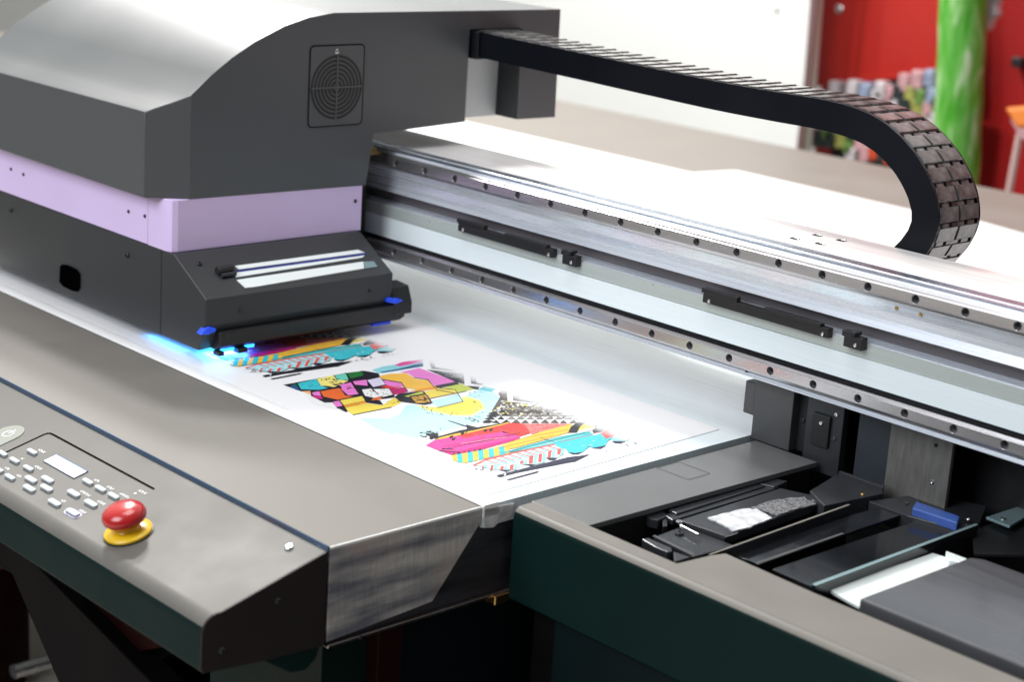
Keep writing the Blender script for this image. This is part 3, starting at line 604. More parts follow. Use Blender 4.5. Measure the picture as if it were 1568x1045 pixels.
def pl(name, pts, z, th, m, bevel=.0008, parent=gan):
    return build(name, MB().hull([at(u, v, 'z', z) for u, v in pts], (0, 0, -th)), m, parent, bevel=bevel)
w = pl('wiper_rail', [(1017, 789), (1175, 742), (1192, 747), (1030, 797)], Zt, .006, M['blacksteel'])
w2 = pl('wiper_bar', [(1024, 781), (1160, 741), (1172, 744), (1036, 787)], Zt+.002, .004, M['blacksteel'])
pl('wiper_handle', [(976, 783), (990, 779), (1003, 784), (1017, 783), (1022, 790), (1008, 797), (996, 795)], Zt, .010, M['blacksteel'])
pl('rail_end_block', [(1157, 739), (1178, 731), (1206, 737), (1186, 746)], Zt+.002, .014, M['blacksteel'])
for (u, v) in ((1186, 752), (1128, 768), (1074, 783), (1018, 802)): pl('rail_stud', [(u-3, v-8), (u+3, v-9), (u+4, v+4), (u-3, v+5)], Zt-.002, .012, M['black'], .0004)
pl('scrubber_base', [(1001, 823), (1046, 806), (1125, 836), (1062, 853)], Zt-.004, .006, M['blacksteel'])
pl('scrubber_base_edge', [(999, 821), (1003, 820), (1064, 849), (1060, 851)], Zt-.0035, .001, M['darkplate'], 0)
bb = pl('corner_catch', [(983, 826), (993, 824), (1008, 831), (1028, 839), (1029, 845), (1022, 846), (1003, 838)], Zt+.001, .012, M['blacksteel'])
pl('corner_catch_lower', [(1031, 845), (1055, 853), (1062, 852), (1033, 861)], Zt-.001, .012, M['blacksteel'])
cap_ = pl('cap_unit', [(1040, 797), (1195, 748), (1250, 760), (1250, 771), (1110, 821)], Zt+.001, .010, M['blacksteel'])
pl('cap_unit_front_edge', [(1108, 824), (1112, 821), (1131, 815), (1128, 818)], Zt+.0013, .001, M['darkplate'], 0)
random.seed(3)
def rough(pts, n=5, a=1.3):
    out = []
    for (x0, y0), (x1, y1) in zip(pts, pts[1:]+pts[:1]):
        for i in range(n): t = i/n; out.append((x0+(x1-x0)*t+random.uniform(-a, a), y0+(y1-y0)*t+random.uniform(-a, a)*.7))
    return out
fw = pl('white_foam_pad', rough([(1084, 793), (1140, 779), (1158, 780), (1182, 793), (1148, 808), (1122, 813), (1104, 803)]), Zt+.0025, .0015, M['foamw'], 0)
fd = pl('inky_foam_pad', rough([(1150, 778), (1190, 764), (1232, 762), (1250, 772), (1218, 780), (1190, 790), (1170, 783)]), Zt+.0025, .0015, M['foamd'], 0)
fw.parent = cap_; fd.parent = cap_
for (u, v, r) in ((1040, 801, .004), (1067, 819, .0022), (1246, 768, .002)): screw(at(u, v, 'z', Zt), (0, 0, 1), r, gan)
screw(at(1040, 819, 'z', Zt-.004), (0, 0, 1), .0045, gan, M['black'])
b = MB().tube([at(1042, 806, 'z', Zt), at(1070, 820, 'z', Zt+.001)], .0016); build('cap_pivot_rod', b, M['chrome'], gan, smooth=40)
pl('rear_block', [(1240, 752), (1284, 725), (1352, 746), (1352, 756), (1262, 775)], Zt+.006, .03, M['blacksteel'])
pl('rear_block_flange', [(1284, 722), (1288, 721), (1355, 742), (1352, 746)], Zt+.012, .010, M['blacksteel'])
screw(at(1321, 758, 'z', Zt+.006), (0, 0, 1), .0026, gan, M['brass'])
# second bay
Z2 = -.2250
pl('drip_plate', [(1121, 850), (1300, 790), (1400, 762), (1420, 775), (1163, 863)], Z2, .003, M['blackgloss'])
pl('drip_plate_edge', [(1156, 862), (1290, 816), (1292, 818), (1160, 865)], Z2+.0006, .001, M['darkplate'], 0)
pl('smoked_tray', [(1182, 872), (1300, 832), (1440, 786), (1490, 800), (1480, 818), (1252, 903)], Z2-.004, .003, M['blackgloss'])
b = MB().hull([(.9390, -.262, ZT-.002), (.9440, -.262, ZT-.002), (.9420, .010, ZT-.002), (.9380, .010, ZT-.002)], (0, 0, -.05)); build('tray_side_wall', b, M['blackgloss'], gan, bevel=.0005)
build('tray_edge', MB().hull([(.9392, -.262, ZT-.0015), (.9438, -.262, ZT-.0015), (.9418, .010, ZT-.0015), (.9382, .010, ZT-.0015)], (0, 0, -.0004)), M['teal'], gan)
pl('white_pan', [(1270, 903), (1280, 897), (1428, 847), (1457, 856), (1452, 868), (1322, 932), (1300, 920)], Z2-.002, .004, M['pan'], .001)
pl('pan_end_block', [(1449, 844), (1481, 856), (1472, 862), (1447, 856)], Z2+.004, .010, M['pan'])
lid = MB().ext([(.9965, -.268), (1.45, -.268), (1.45, -.084), (1.01, -.086), (.9985, -.094)], 'z', -.2290, -.2085)
build('waste_lid', lid, M['lid'], gan, bevel=.0025, seg=3)
pl('rear_housing', [(1330, 768), (1420, 755), (1510, 775), (1500, 800), (1470, 812), (1390, 790)], Z2+.002, .02, M['blacksteel'])
pl('blue_block', [(1403, 768), (1470, 791), (1466, 801), (1397, 778)], Z2+.010, .010, M['blueblock'], .0012)
pl('teal_bracket', [(1510, 792), (1572, 772), (1580, 786), (1546, 806)], Z2+.004, .003, M['teal'], .0006)
screw(at(1536, 796, 'z', Z2+.004), (0, 0, 1), .003, gan); screw(at(1483, 797, 'z', Z2+.005), (0, 0, 1), .003, gan); screw(at(1492, 808, 'z', Z2+.005), (0, 0, 1), .0026, gan, M['darkplate'])
screw(at(1389, 771, 'z', Z2+.003), (0, 0, 1), .002, gan, M['darkplate'])
pl('far_tray', [(1488, 812), (1600, 776), (1660, 800), (1600, 850), (1492, 848)], Z2-.004, .004, M['black'])
build('station_cabinet', MB().box(.665, 1.45, -.345, .1, -.99, -.3158), dk, gan)
build('station_cabinet_front', MB().box(.70, 1.45, -.350, -.3455, -.99, -.3158), mat('midnight_teal_panel', (.002, .007, .008), .5, 0, .08), gan)

# ================================================================== CARRIAGE
car = thing('print_carriage', 'big grey print head carriage with curved hood and lilac band, blue light glowing beneath', 'print carriage', (-.25, -.2, -.2))
XL, XR = -.515, -.007
cur = [(-.3702, .0835), (-.3600, .0885), (-.3450, .0950), (-.323, .1060), (-.293, .1310), (-.264, .1500), (-.231, .1680), (-.186, .1868), (-.148, .1970), (-.108, .2025)]
prof = [(-.3702, -.0225)]+cur+[(.2995, .2015), (.303, .045), (.2265, .046), (.2265, .1760), (.1270, .1760), (.1270, .0480), (-.035, .0410), (-.045, -.0280)]
mb = MB().ext(prof, 'x', XL, XR)
me = bpy.data.meshes.new('t'); me.from_pydata(mb.v, [], mb.f)
bm = bmesh.new(); bm.from_mesh(me)
g = bm.verts[:]+bm.edges[:]+bm.faces[:]
d = .047
r = bmesh.ops.bisect_plane(bm, geom=g, plane_co=(XR, -.323, 0), plane_no=Vector((d, -d*.55, 0)).normalized() if False else Vector((.047, -.030, 0)).normalized(), clear_outer=True)
ed = [e for e in r['geom_cut'] if isinstance(e, bmesh.types.BMEdge)]
bmesh.ops.edgeloop_fill(bm, edges=ed) if ed else None
bmesh.ops.recalc_face_normals(bm, faces=bm.faces)
bm.to_mesh(me); bm.free()
mb2 = MB(); mb2.v = [tuple(v.co) for v in me.vertices]; mb2.f = [tuple(p.vertices) for p in me.polygons]; mb2.mi = [0]*len(mb2.f)
build('hood', mb2, M['cover'], car, bevel=.0010, seg=2, smooth=14)
build('hood_inner_panel', MB().box(-.060, -.050, .1275, .226, .046, .1755), M['white'], car)
build('hood_leg_side', MB().box(-.0500, -.0085, .2235, .2262, .047, .1755), M['housing'], car)
build('chain_socket', MB().box(-.050, .004, .1320, .2230, .136, .1745), M['blackgloss'], car, bevel=.001)
# vent grille on the flank
fc = Vector((XR+.0002, -.1015, .1065)); gr = MB()
R1 = .042
fp = MB()
def rr_(cy, cz, hy, hz, r, n=5):
    pts = []
    for sx, sz, a0 in ((1, 1, 0), (-1, 1, 90), (-1, -1, 180), (1, -1, 270)):
        for i in range(n+1):
            a = math.radians(a0+90*i/n); pts.append((cy+sx*(hy-r)+r*math.cos(a), cz+sz*(hz-r)+r*math.sin(a)))
    return pts
build('vent_plate', MB().ext(rr_(fc.y, fc.z+.002, .0435, .0520, .006), 'x', XR, XR+.0010), M['cover'], car, bevel=.0004, seg=1)
o_ = rr_(fc.y, fc.z+.002, .0445, .0530, .0065); i_ = rr_(fc.y, fc.z+.002, .0432, .0517, .0058); b = MB()
for k in range(len(o_)):
    k2 = (k+1) % len(o_); b.poly([(XR+.0012, *o_[k]), (XR+.0012, *o_[k2]), (XR+.0012, *i_[k2]), (XR+.0012, *i_[k])])
build('vent_groove_line', b, M['line'], car, recalc=False)  # flat black ring drawn as the groove around the vent plate
b = MB()
for k in range(1, 8):
    r_ = .0055*k
    n = 40
    for j in range(n):
        a0, a1 = 2*math.pi*j/n, 2*math.pi*(j+1)/n
        q = []
        for a, rr in ((a0, r_), (a1, r_), (a1, r_+.0034), (a0, r_+.0034)): q.append((XR+.0013, fc.y+rr*math.cos(a), fc.z+rr*math.sin(a)))
        b.hull(q, (-.0003, 0, 0))
build('vent_slots', b, mat('vent_shadow_black', (.02, .02, .02), .7), car)
b = MB().box(XR+.0014, XR+.0024, fc.y-.0415, fc.y+.0415, fc.z-.0010, fc.z+.0010).box(XR+.0014, XR+.0022, fc.y-.0010, fc.y+.0010, fc.z-.0415, fc.z+.0415)
build('vent_spokes', b, M['cover'], car)
screw((XR+.0012, fc.y-.002, fc.z+.0465), (1, 0, 0), .0035, car)
# lilac band
build('lilac_band', MB().box(XL+.01, -.0615, -.3490, -.06, -.0885, -.0232), M['lilac'], car, bevel=.0006)
build('lilac_corner_wrap', MB().ext([(-.0605, -.3492), (-.0075-.010, -.3492), (-.0100, -.3462), (-.0075, -.3392), (-.0075, -.0505), (-.0605, -.0505)], 'z', -.0890, -.0230), M['lilac'], car, bevel=.0008)
for (u, v) in ((17, 259), (36, 267), (197, 324), (222, 331)): screw(at(u, v, 'y', -.3494), (0, -1, 0), .0023, car, M['blacksteel'])
screw(at(544, 308, 'x', -.0073), (1, 0, 0), .0026, car, M['blacksteel'])
# lower housing
build('lower_housing', MB().box(XL, -.0290, -.3494, -.055, -.1995, -.0892), M['housing'], car, bevel=.0015)
for (u, v) in ((17, 322), (195, 391)): screw(at(u, v, 'y', -.3496), (0, -1, 0), .0036, car, M['black'])
hole = [at(u, v, 'y', -.3500) for u, v in ((92, 408), (96, 405), (104, 406), (118, 413), (123, 420), (123, 440), (120, 447), (112, 446), (97, 439), (91, 432))]
build('cable_hole', MB().hull(hole, (0, -.0004, 0)), mat('deep_black', (.001, .001, .001), .9, 0, 0), car)
lm = [(-.0288, -.0892), (-.001, -.0892), (.0712, -.1310), (.0700, -.1640), (.0560, -.1985), (-.0288, -.1990)]
build('lamp_module', MB().ext(lm, 'y', -.3490, -.0560), M['housing'], car, bevel=.0012, seg=2)
sn = Vector((.0418, 0, .0722)).normalized(); sp0 = Vector((.0712, -.2, -.1310))
def SL(u, v, h=0): return atp(u, v, sp0+sn*h, sn)
def slp(name, pts, m, h=.0012, th=.0012, parent=car, bevel=0): return build(name, MB().hull([SL(u, v, h) for u, v in pts], -sn*th), m, parent, bevel=bevel)
K = lambda x, y: (240+x/3.733, 330+y/3.733)
slp('upper_glare_strip', [K(450, 288), K(1150, 196), K(1190, 212), K(470, 308)], M['window'])  # white strips imitate reflections in the lamp module's glossy windows
slp('blue_line', [K(440, 318), K(1195, 214), K(1195, 226), K(452, 328)], M['navy'])
slp('lower_glare_strip', [K(428, 330), K(1190, 228), K(1175, 240), K(458, 352)], M['window'])
slp('window_glare', [K(458, 368), K(1180, 264), K(1186, 302), K(560, 408), K(508, 413)], M['window'])
slp('window_end', [K(1182, 264), K(1240, 262), K(1262, 292), K(1192, 303)], M['teal'])
b = MB().tube([SL(*K(345, 318), .004), SL(*K(430, 300), .004)], .0055, 14); build('clamp_knob', b, M['black'], car, smooth=40, bevel=.0008)
build('clamp_lever', MB().tube([SL(*K(370, 345), .003), SL(*K(450, 330), .003)], .003, 10), M['blacksteel'], car, smooth=40)
screw(SL(*K(243, 278), .0002), sn, .0035, car, M['black']); 
screw(at(*K(482, 548), 'x', .0712), (1, 0, 0), .0028, car, M['blacksteel']); screw(at(*K(1220, 432), 'x', .0712), (1, 0, 0), .0028, car, M['blacksteel'])
lu = [(-.02, -.1700), (.0745, -.1745), (.0745, -.1925), (.0650, -.1990), (-.02, -.1990)]
build('uv_lamp_bar', MB().ext(lu, 'y', -.3300, -.0350), M['black'], car, bevel=.0015)
build('uv_lamp_end', MB().ext([(.040, -.150), (.066, -.152), (.0752, -.1735), (.0752, -.1890), (.040, -.1890)], 'y', -.0550, -.0235), M['black'], car, bevel=.0015)
screw(at(*K(402, 690), 'x', .0745), (1, 0, 0), .0026, car, M['blacksteel'])
build('uv_reflector', MB().hull([at(u, v, 'x', .0720) for u, v in (K(250, 686), K(280, 650), K(300, 636), K(345, 648), K(340, 668), K(300, 684))], (-.012, 0, 0)), M['uvb'], car, bevel=.0025)  # blue lamp light put into colour and faint glow of both pieces
build('uv_reflector', MB().hull([at(u, v, 'x', .0750) for u, v in (K(1322, 498), K(1325, 474), K(1385, 476), K(1412, 488), K(1370, 508))], (-.012, 0, 0)), M['uvb'], car, bevel=.001)
# light-emitting slots of the curing lamps
build('uv_emitter', MB().box(-.05, .02, -.3400, -.3370, -.2015, -.1990), M['uvs'], car)
build('uv_emitter', MB().box(.030, .062, -.3270, -.2700, -.2035, -.1998), M['uv'], car)
build('uv_emitter', MB().box(.045, .064, -.0800, -.0500, -.2028, -.1998), M['uvb'], car)
build('lamp_foot', MB().box(.058, .0715, -.300, -.286, -.2060, -.1995), M['black'], car, bevel=.0008)
build('lamp_foot', MB().box(.060, .0735, -.330, -.322, -.2050, -.1995), M['black'], car, bevel=.0008)
build('slide_block', MB().box(-.12, -.06, -.055, -.001, -.14, .02), M['blacksteel'], car, bevel=.001)

# ================================================================== CABLE CHAIN
chn = thing('cable_chain', 'black segmented plastic cable chain looping from the carriage down behind the beam', 'cable chain', (.3, .18, .15))
op = [(-.02, .1745), (.08, .1722), (.20, .1695), (.325, .1663), (.433, .1640), (.52, .1640), (.599, .1645), (.651, .1595), (.688, .1475), (.722, .1260), (.745, .1020), (.760, .0775), (.7665, .0520), (.7630, .0300), (.7520, .0080), (.732, -.016), (.70, -.038), (.66, -.052), (.60, -.058), (.45, -.060), (.20, -.060)]
def catmull(P, n=10):
    out = []
    P = [Vector(p) for p in P]; P = [2*P[0]-P[1]]+P+[2*P[-1]-P[-2]]
    for i in range(1, len(P)-2):
        for t in range(n):
            t /= n; a, b_, c, d_ = P[i-1], P[i], P[i+1], P[i+2]
            out.append(.5*((2*b_)+(c-a)*t+(2*a-5*b_+4*c-d_)*t*t+(3*b_-a-3*c+d_)*t**3))
    out.append(P[-2]); return out
path = catmull(op)
acc = [0]
for a, b_ in zip(path, path[1:]): acc.append(acc[-1]+(b_-a).length)
def at_len(s):
    for i in range(len(acc)-1):
        if acc[i+1] >= s: t = (s-acc[i])/(acc[i+1]-acc[i]); return path[i].lerp(path[i+1], t)
    return path[-1]
PIT = .0235; CH = .0355; CW = .082; CY = .140
lm_ = MB()
Lk = PIT
# local frame: x along the chain, y across, z outward; origin at the outer skin, start of link
for y0 in (0, CW-.0045):
    lm_.ext([(-.0025, -.0015), (.001, -.0008), (Lk-.001, -.0008), (Lk+.0025, -.0015), (Lk+.0015, -CH), (-.0015, -CH)], 'y', y0, y0+.0045, 0)
lm_.ext([(.0005, -.0030), (.0005, .0), (Lk*.72, .0008), (Lk*.76, -.0012), (Lk*.76, -.0035)], 'y', .004, CW*.5-.0025, 1)
lm_.ext([(.0005, -.0030), (.0005, .0), (Lk*.72, .0008), (Lk*.76, -.0012), (Lk*.76, -.0035)], 'y', CW*.5+.0025, CW-.004, 1)
lm_.box(Lk*.80, Lk*.995, .010, CW*.28, -.0040, -.0014, 1).box(Lk*.80, Lk*.995, CW*.36, CW*.64, -.0040, -.0014, 1).box(Lk*.80, Lk*.995, CW*.72, CW-.010, -.0040, -.0014, 1)
lm_.box(.003, Lk*.6, .004, CW-.004, -CH, -CH+.003, 0)
proto = None; total = acc[-1]; n = int(total/PIT)
for i in range(min(n, 78)):
    p0 = at_len(i*PIT); p1 = at_len(min((i+1)*PIT, total-.0001)); d_ = p1-p0
    if proto is None:
        o = build('chain_link', lm_, [M['chain'], M['chainbar']], None)
        proto = o
    else:
        o = proto.copy(); COL.objects.link(o)
    o.parent = chn
    o.location = Vector((p0.x, CY, p0.y))-Vector(chn.location)
    o.rotation_euler = (0, -math.atan2(d_.y, d_.x), 0)
for yb in (CY-.0006, CY+CW-.0005):
    b = MB()
    i0 = None
    for i in range(len(path)-1):
        t = (path[min(i+1, len(path)-1)]-path[max(i-1, 0)]).normalized(); nr = Vector((t.y, -t.x))
        a_, c_ = path[i]+nr*.0012, path[i]+nr*CH
        k = len(b.v); b.v += [(a_.x, yb, a_.y), (c_.x, yb, c_.y), (c_.x, yb+.001, c_.y), (a_.x, yb+.001, a_.y)]
        if i:
            for q in range(4): b.f.append((k-4+q, k-4+(q+1) % 4, k+(q+1) % 4, k+q)); b.mi.append(0)
    build('side_band', b, M['sideband'], chn, smooth=30)
# cables inside
b = MB()
for k in range(7):
    pts = []
    for i in range(0, len(path)-1, 2):
        t = (path[i+1]-path[i]).normalized(); nrm = Vector((t.y, -t.x)); q = path[i]+nrm*(CH*.5)*(1 if True else 0)
        pts.append((q.x, CY+.010+k*.0113, q.y))
    b.tube(pts, .0056, 8)
build('cables', b, M['black'], chn, smooth=60)

# ================================================================== SURROUNDINGS
fl = build('floor', MB().box(-14, 10, -8, 12, -1.05, -1.0), M['floor']); fl['kind'] = 'structure'
YW = 2.6
o = build('white_partition', MB().hull([at(1222, 240, 'y', YW), at(1241, -10, 'y', YW), (-1.30, YW, 1.9), (-9, YW, 1.9), (-9, YW, -1.0), (-1.325, YW, -1.0)], (0, .06, 0)), M['wall']); tag(o, 'plain white exhibition wall panel behind the printer', 'wall panel')
o2 = build('wall_bolt', MB().lathe([(.008, 0), (.008, .006), (.005, .009)], at(1189, 12, 'y', YW-.0005), (0, -1, 0), 16), M['white'], o, smooth=40)
o = build('panel_edge_post', MB().box(-1.3235, -1.306, YW-.004, YW+.004, -1.0, 1.9), mat('maroon_grey_edge', (.16, .09, .09), .5)); tag(o, 'narrow maroon upright post at the edge of the white wall panel', 'post')
rp = thing('red_cabinet', 'glossy red cabinet panel with a round bolt, left of the green roll', 'red panel', (-1.0, 3.0, -1.0))
YR = 2.75
pts = [at(1246, 0, 'y', YR), at(1250, -6, 'y', YR), at(1455, -30, 'y', YR), at(1452, 112, 'y', YR), at(1240, 133, 'y', YR)]
build('panel', MB().hull([at(1247, -40, 'y', YR), at(1470, -60, 'y', YR), at(1470, 112, 'y', YR), at(1239, 134, 'y', YR)], (0, .05, 0)), M['redwall'], rp, bevel=.004)
build('bolt', MB().lathe([(.013, 0), (.013, .008), (.008, .012)], at(1287, 13, 'y', YR), (0, -1, 0), 18), M['chrome'], rp, smooth=40)
build('back_board', MB().box(-1.6, .4, YR+.30, YR+.34, -1.0, 1.9), M['redwall2'], rp)
# clutter under the red panel
YC = 2.70
sack = thing('goods_rack', 'rack of small colourful packets and white bundles below the red panel', 'goods rack', (-1.1, YC, -1.0))
random.seed(11)
pk = [('packet_white', (.55, .50, .52)), ('packet_green', (.12, .22, .05)), ('packet_black', (.02, .03, .03)), ('packet_red', (.5, .06, .02)), ('packet_blue', (.25, .30, .42)), ('packet_pink', (.5, .28, .30)), ('packet_olive', (.30, .30, .08))]
pm = [mat(n_, c_, .4, coat=.3, noise=.3, scale=30) for n_, c_ in pk]
build('rack_board', MB().box(-1.318, -.875, YC+.055, YC+.07, -1.0, -.14), M['black'], sack)
def packet(u, v, w, h, mi, par=sack):
    p = at(u, v, 'y', YC); q = MB().hull([(p.x-w/2, YC, p.z-h/2), (p.x+w/2, YC, p.z-h/2+random.uniform(-.006, .006)), (p.x+w/2+random.uniform(-.006, .006), YC, p.z+h/2), (p.x-w/2, YC, p.z+h/2)], (0, .04, 0))
    build('packet', q, pm[mi], par, bevel=.006)
rows = [(1275, 137, 0), (1303, 136, 0), (1322, 140, 4), (1345, 138, 0), (1362, 145, 5), (1382, 126, 5), (1402, 121, 5), (1422, 120, 4), (1340, 152, 0), (1372, 142, 2), (1392, 145, 6), (1408, 150, 1), (1425, 148, 4), (1365, 160, 0), (1385, 162, 2), (1402, 168, 6), (1420, 168, 5), (1432, 160, 1), (1425, 184, 0), (1408, 188, 1), (1445, 190, 2)]
for u, v, mi in rows: packet(u, v, .036, .05, mi)
for u, v, mi in [(1235, 210, 3), (1252, 212, 2), (1268, 214, 2), (1285, 214, 6), (1298, 222, 1), (1315, 218, 5), (1322, 236, 5), (1300, 240, 0), (1336, 232, 3), (1350, 236, 2), (1358, 240, 3), (1374, 242, 3), (1266, 200, 1), (1285, 196, 6), (1302, 204, 2), (1330, 205, 4), (1345, 215, 2)]: packet(u, v, .034, .055, mi)
# green wrapped roll
gm = bpy.data.materials.new('green_film_wrap'); gm.use_nodes = True; nt = gm.node_tree; N = nt.nodes; L = nt.links; bs = N['Principled BSDF']
tc = N.new('ShaderNodeTexCoord'); mp = N.new('ShaderNodeMapping'); mp.inputs['Scale'].default_value = (16, 16, 4); mp.inputs['Rotation'].default_value = (0, .35, 0); L.new(tc.outputs['Object'], mp.inputs['Vector'])
nz = N.new('ShaderNodeTexNoise'); nz.inputs['Scale'].default_value = 2.2; nz.inputs['Detail'].default_value = 5; nz.inputs['Distortion'].default_value = .4; L.new(mp.outputs['Vector'], nz.inputs['Vector'])
cr = N.new('ShaderNodeValToRGB'); L.new(nz.outputs['Fac'], cr.inputs['Fac']); e = cr.color_ramp.elements
e[0].position = .38; e[0].color = (.06, .32, .02, 1); e[1].position = .56; e[1].color = (.16, .42, .09, 1); e_ = e.new(.68); e_.color = (.50, .66, .42, 1)
L.new(cr.outputs['Color'], bs.inputs['Base Color']); bs.inputs['Roughness'].default_value = .22
bp = N.new('ShaderNodeBump'); bp.inputs['Strength'].default_value = .8; bp.inputs['Distance'].default_value = .01; L.new(nz.outputs['Fac'], bp.inputs['Height']); L.new(bp.outputs['Normal'], bs.inputs['Normal'])
YG = 2.55
a, c = at(1478, -60, 'y', YG), at(1462, 300, 'y', YG)
pts = [a.lerp(c, t/12)+Vector((random.uniform(-.002, .002), 0, 0)) for t in range(13)]; pts.append(Vector((c.x, c.y, -1.0)))
o = build('green_roll', MB().tube([tuple(p) for p in pts], .062, 28), gm, smooth=60); tag(o, 'tall green roll in crinkled clear film standing before the red panels', 'wrapped roll')
o = build('paper_tuft', MB().hull([at(u, v, 'y', YG+.08) for u, v in ((1505, -20), (1530, -12), (1524, 10), (1526, 22), (1517, 32), (1512, 46), (1505, 48))], (0, .03, 0)), pm[0], bevel=.004); tag(o, 'crumpled pale paper scrap beside the top of the green roll', 'paper')
o = build('red_wall', MB().box(-.90, 2.6, YR+.10, YR+.16, -1.0, 1.9), M['redwall2']); tag(o, 'deep red wall at the far right behind the green roll', 'wall')
# orange stool with a pale leg
st = thing('orange_stool', 'orange seated stool on pale legs in front of the deep red wall', 'stool', (-.55, 2.5, -1.0))
ps = [at(u, v, 'y', 2.5) for u, v in ((1537, 165), (1600, 160), (1600, 196), (1556, 196))]
build('seat', MB().hull(ps, (0, .12, 0)), M['orange'], st, bevel=.008)
build('under_seat', MB().hull([at(u, v, 'y', 2.5) for u, v in ((1545, 182), (1558, 197), (1600, 197), (1600, 214), (1564, 214))], (0, .10, 0)), pm[5], st, bevel=.004)
for dx in (0, .10): build('leg', MB().tube([at(1562, 205, 'y', 2.52)+Vector((dx, 0, 0)), at(1546, 290, 'y', 2.52)+Vector((dx, 0, 0)), at(1546, 290, 'y', 2.52)+Vector((dx-.1, 0, -.62))], .010, 10), M['pinkish'], st, smooth=50)
o = build('wall_hook', MB().box(at(1560, 95, 'y', YR+.1).x, at(1575, 95, 'y', YR+.1).x, YR+.06, YR+.0995, at(1560, 108, 'y', YR).z, at(1560, 92, 'y', YR).z), M['black'], bevel=.003); tag(o, 'small black hook on the deep red wall at the photo edge', 'hook')
# red thing at the lower left
o = build('red_drum', MB().lathe([(.13, .24), (.14, .25), (.14, .30), (.12, .33), (.05, .34)], (-.78, -.28, -1.0), (0, 0, 1), 32), [mat('deep_red_plastic', (.30, .01, .008), .4)], smooth=40); tag(o, 'drum with a deep red lid on the floor under the console', 'drum')
q = build('drum_body', MB().lathe([(.125, 0), (.132, .02), (.132, .2395)], (-.78, -.28, -1.0), (0, 0, 1), 32), M['rust'], None, smooth=40); q.parent = o

# ================================================================== LIGHT
w = bpy.data.worlds.new('World'); SC.world = w; w.use_nodes = True
nt = w.node_tree; N = nt.nodes; L = nt.links; bg = N['Background']
tc = N.new('ShaderNodeTexCoord'); sp = N.new('ShaderNodeSeparateXYZ'); L.new(tc.outputs['Generated'], sp.inputs['Vector'])
def ramp(sock, a, b_, stops):
    mr = N.new('ShaderNodeMapRange'); mr.inputs['From Min'].default_value = a; mr.inputs['From Max'].default_value = b_; L.new(sock, mr.inputs['Value'])
    cr = N.new('ShaderNodeValToRGB'); L.new(mr.outputs['Result'], cr.inputs['Fac']); e = cr.color_ramp.elements
    e[0].position, e[0].color = stops[0][0], stops[0][1]+(1,); e[1].position, e[1].color = stops[-1][0], stops[-1][1]+(1,)
    for p, c in stops[1:-1]: q = e.new(p); q.color = c+(1,)
    return cr.outputs['Color']
zc = ramp(sp.outputs['Z'], -1, 1, [(0, (.02, .035, .035)), (.42, (.03, .05, .05)), (.50, (.22, .23, .24)), (.60, (.55, .56, .58)), (.80, (1.0, .99, .97)), (1, (1.15, 1.12, 1.08))])
# hall is brighter behind the printer (white booths) than on the photographer's side
mth = N.new('ShaderNodeVectorMath'); mth.operation = 'DOT_PRODUCT'; L.new(tc.outputs['Generated'], mth.inputs[0]); mth.inputs[1].default_value = (-.70, .70, 0)
yc = ramp(mth.outputs['Value'], -1, 1, [(0, (.30, .31, .33)), (.45, (.45, .46, .5)), (.7, (1.3, 1.3, 1.3)), (1, (2.1, 2.1, 2.06))])
nz = N.new('ShaderNodeTexNoise'); nz.inputs['Scale'].default_value = 3.2; nz.inputs['Detail'].default_value = 2; L.new(tc.outputs['Generated'], nz.inputs['Vector'])
hue = N.new('ShaderNodeMix'); hue.data_type = 'RGBA'; hue.inputs['Factor'].default_value = .35; hue.inputs['A'].default_value = (1, 1, 1, 1); L.new(nz.outputs['Color'], hue.inputs['B'])
m1 = N.new('ShaderNodeMix'); m1.data_type = 'RGBA'; m1.blend_type = 'MULTIPLY'; m1.inputs['Factor'].default_value = 1; L.new(zc, m1.inputs['A']); L.new(yc, m1.inputs['B'])
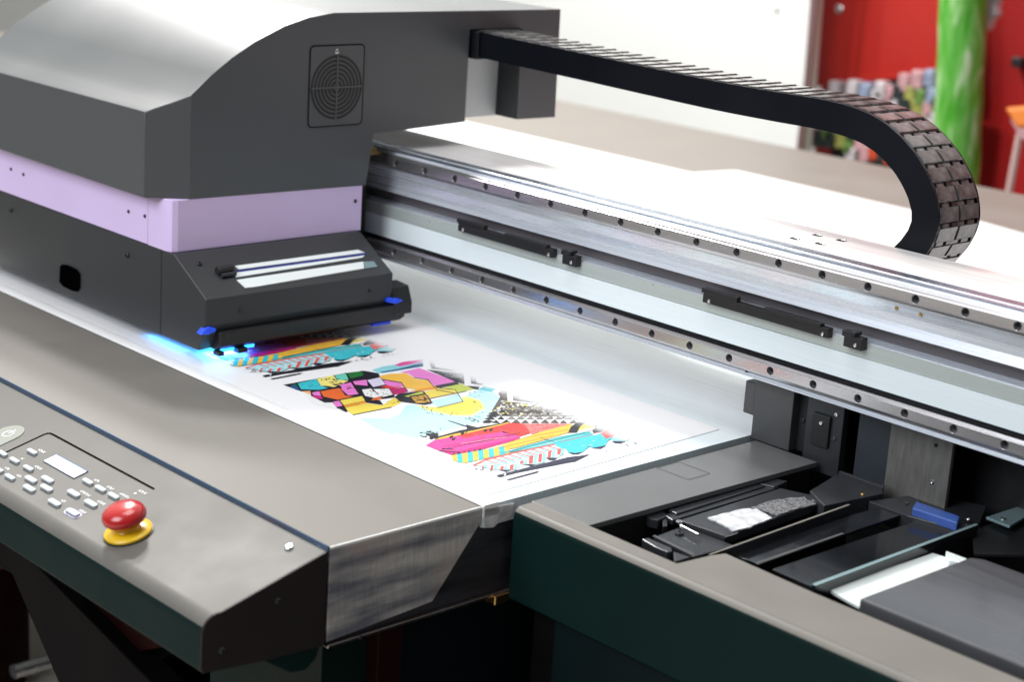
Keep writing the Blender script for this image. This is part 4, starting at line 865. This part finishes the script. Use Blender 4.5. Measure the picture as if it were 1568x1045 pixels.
m2 = N.new('ShaderNodeMix'); m2.data_type = 'RGBA'; m2.blend_type = 'MULTIPLY'; m2.inputs['Factor'].default_value = 1; L.new(m1.outputs['Result'], m2.inputs['A']); L.new(hue.outputs['Result'], m2.inputs['B'])
L.new(m2.outputs['Result'], bg.inputs['Color']); bg.inputs['Strength'].default_value = .75
def area(name, loc, target, size, power, col=(1, 1, 1), sy=None):
    l = bpy.data.lights.new(name, 'AREA'); l.size = size; l.energy = power; l.color = col
    if sy: l.shape = 'RECTANGLE'; l.size_y = sy
    o = bpy.data.objects.new(name, l); COL.objects.link(o); o.location = loc
    o.rotation_euler = (Vector(target)-Vector(loc)).to_track_quat('-Z', 'Y').to_euler(); return o
tgt = Vector((.1, -.2, -.1))
l1 = Vector((-.236, .089, .296)).normalized(); l2 = Vector((-.329, .144, .296)).normalized()
area('hall_and_fill_lamp', tgt+l1*3.6, tgt, .30, 98, (1, .98, .94))
area('hall_and_fill_lamp', tgt+l2*3.8, tgt, .30, 58, (1, .98, .94))
area('hall_and_fill_lamp', (.2, -.5, 3.1), (.1, -.25, -.2), 1.6, 42, (1, .99, .97))
area('hall_and_fill_lamp', (-2.2, 1.2, 2.4), (-2.0, 2.6, .2), 1.6, 45, (1, 1, .97))  # unseen lamp added to brighten the white partition
area('hall_and_fill_lamp', (.35, -3.2, 1.9), (.2, 0, -.05), 2.0, 88, (.90, .94, 1))  # unseen fill lamp added to brighten the beam face and lilac band
def uvlight(loc, sx, sy, p, col):
    o = area('curing_light', loc, (loc[0], loc[1], loc[2]-1), sx, p, col, sy); return o
uvlight((-.03, -.338, -.2040), .09, .006, .016, (.05, .35, 1))
uvlight((.045, -.30, -.2045), .03, .05, .14, (.05, .55, 1))
# ------------------------------------------------------------------ view
SC.view_settings.view_transform = 'Standard'; SC.view_settings.look = 'None'; SC.view_settings.exposure = .25; SC.view_settings.gamma = 1
SC.view_settings.use_curve_mapping = False
SC.render.engine = 'CYCLES'
SC.cycles.max_bounces = 8
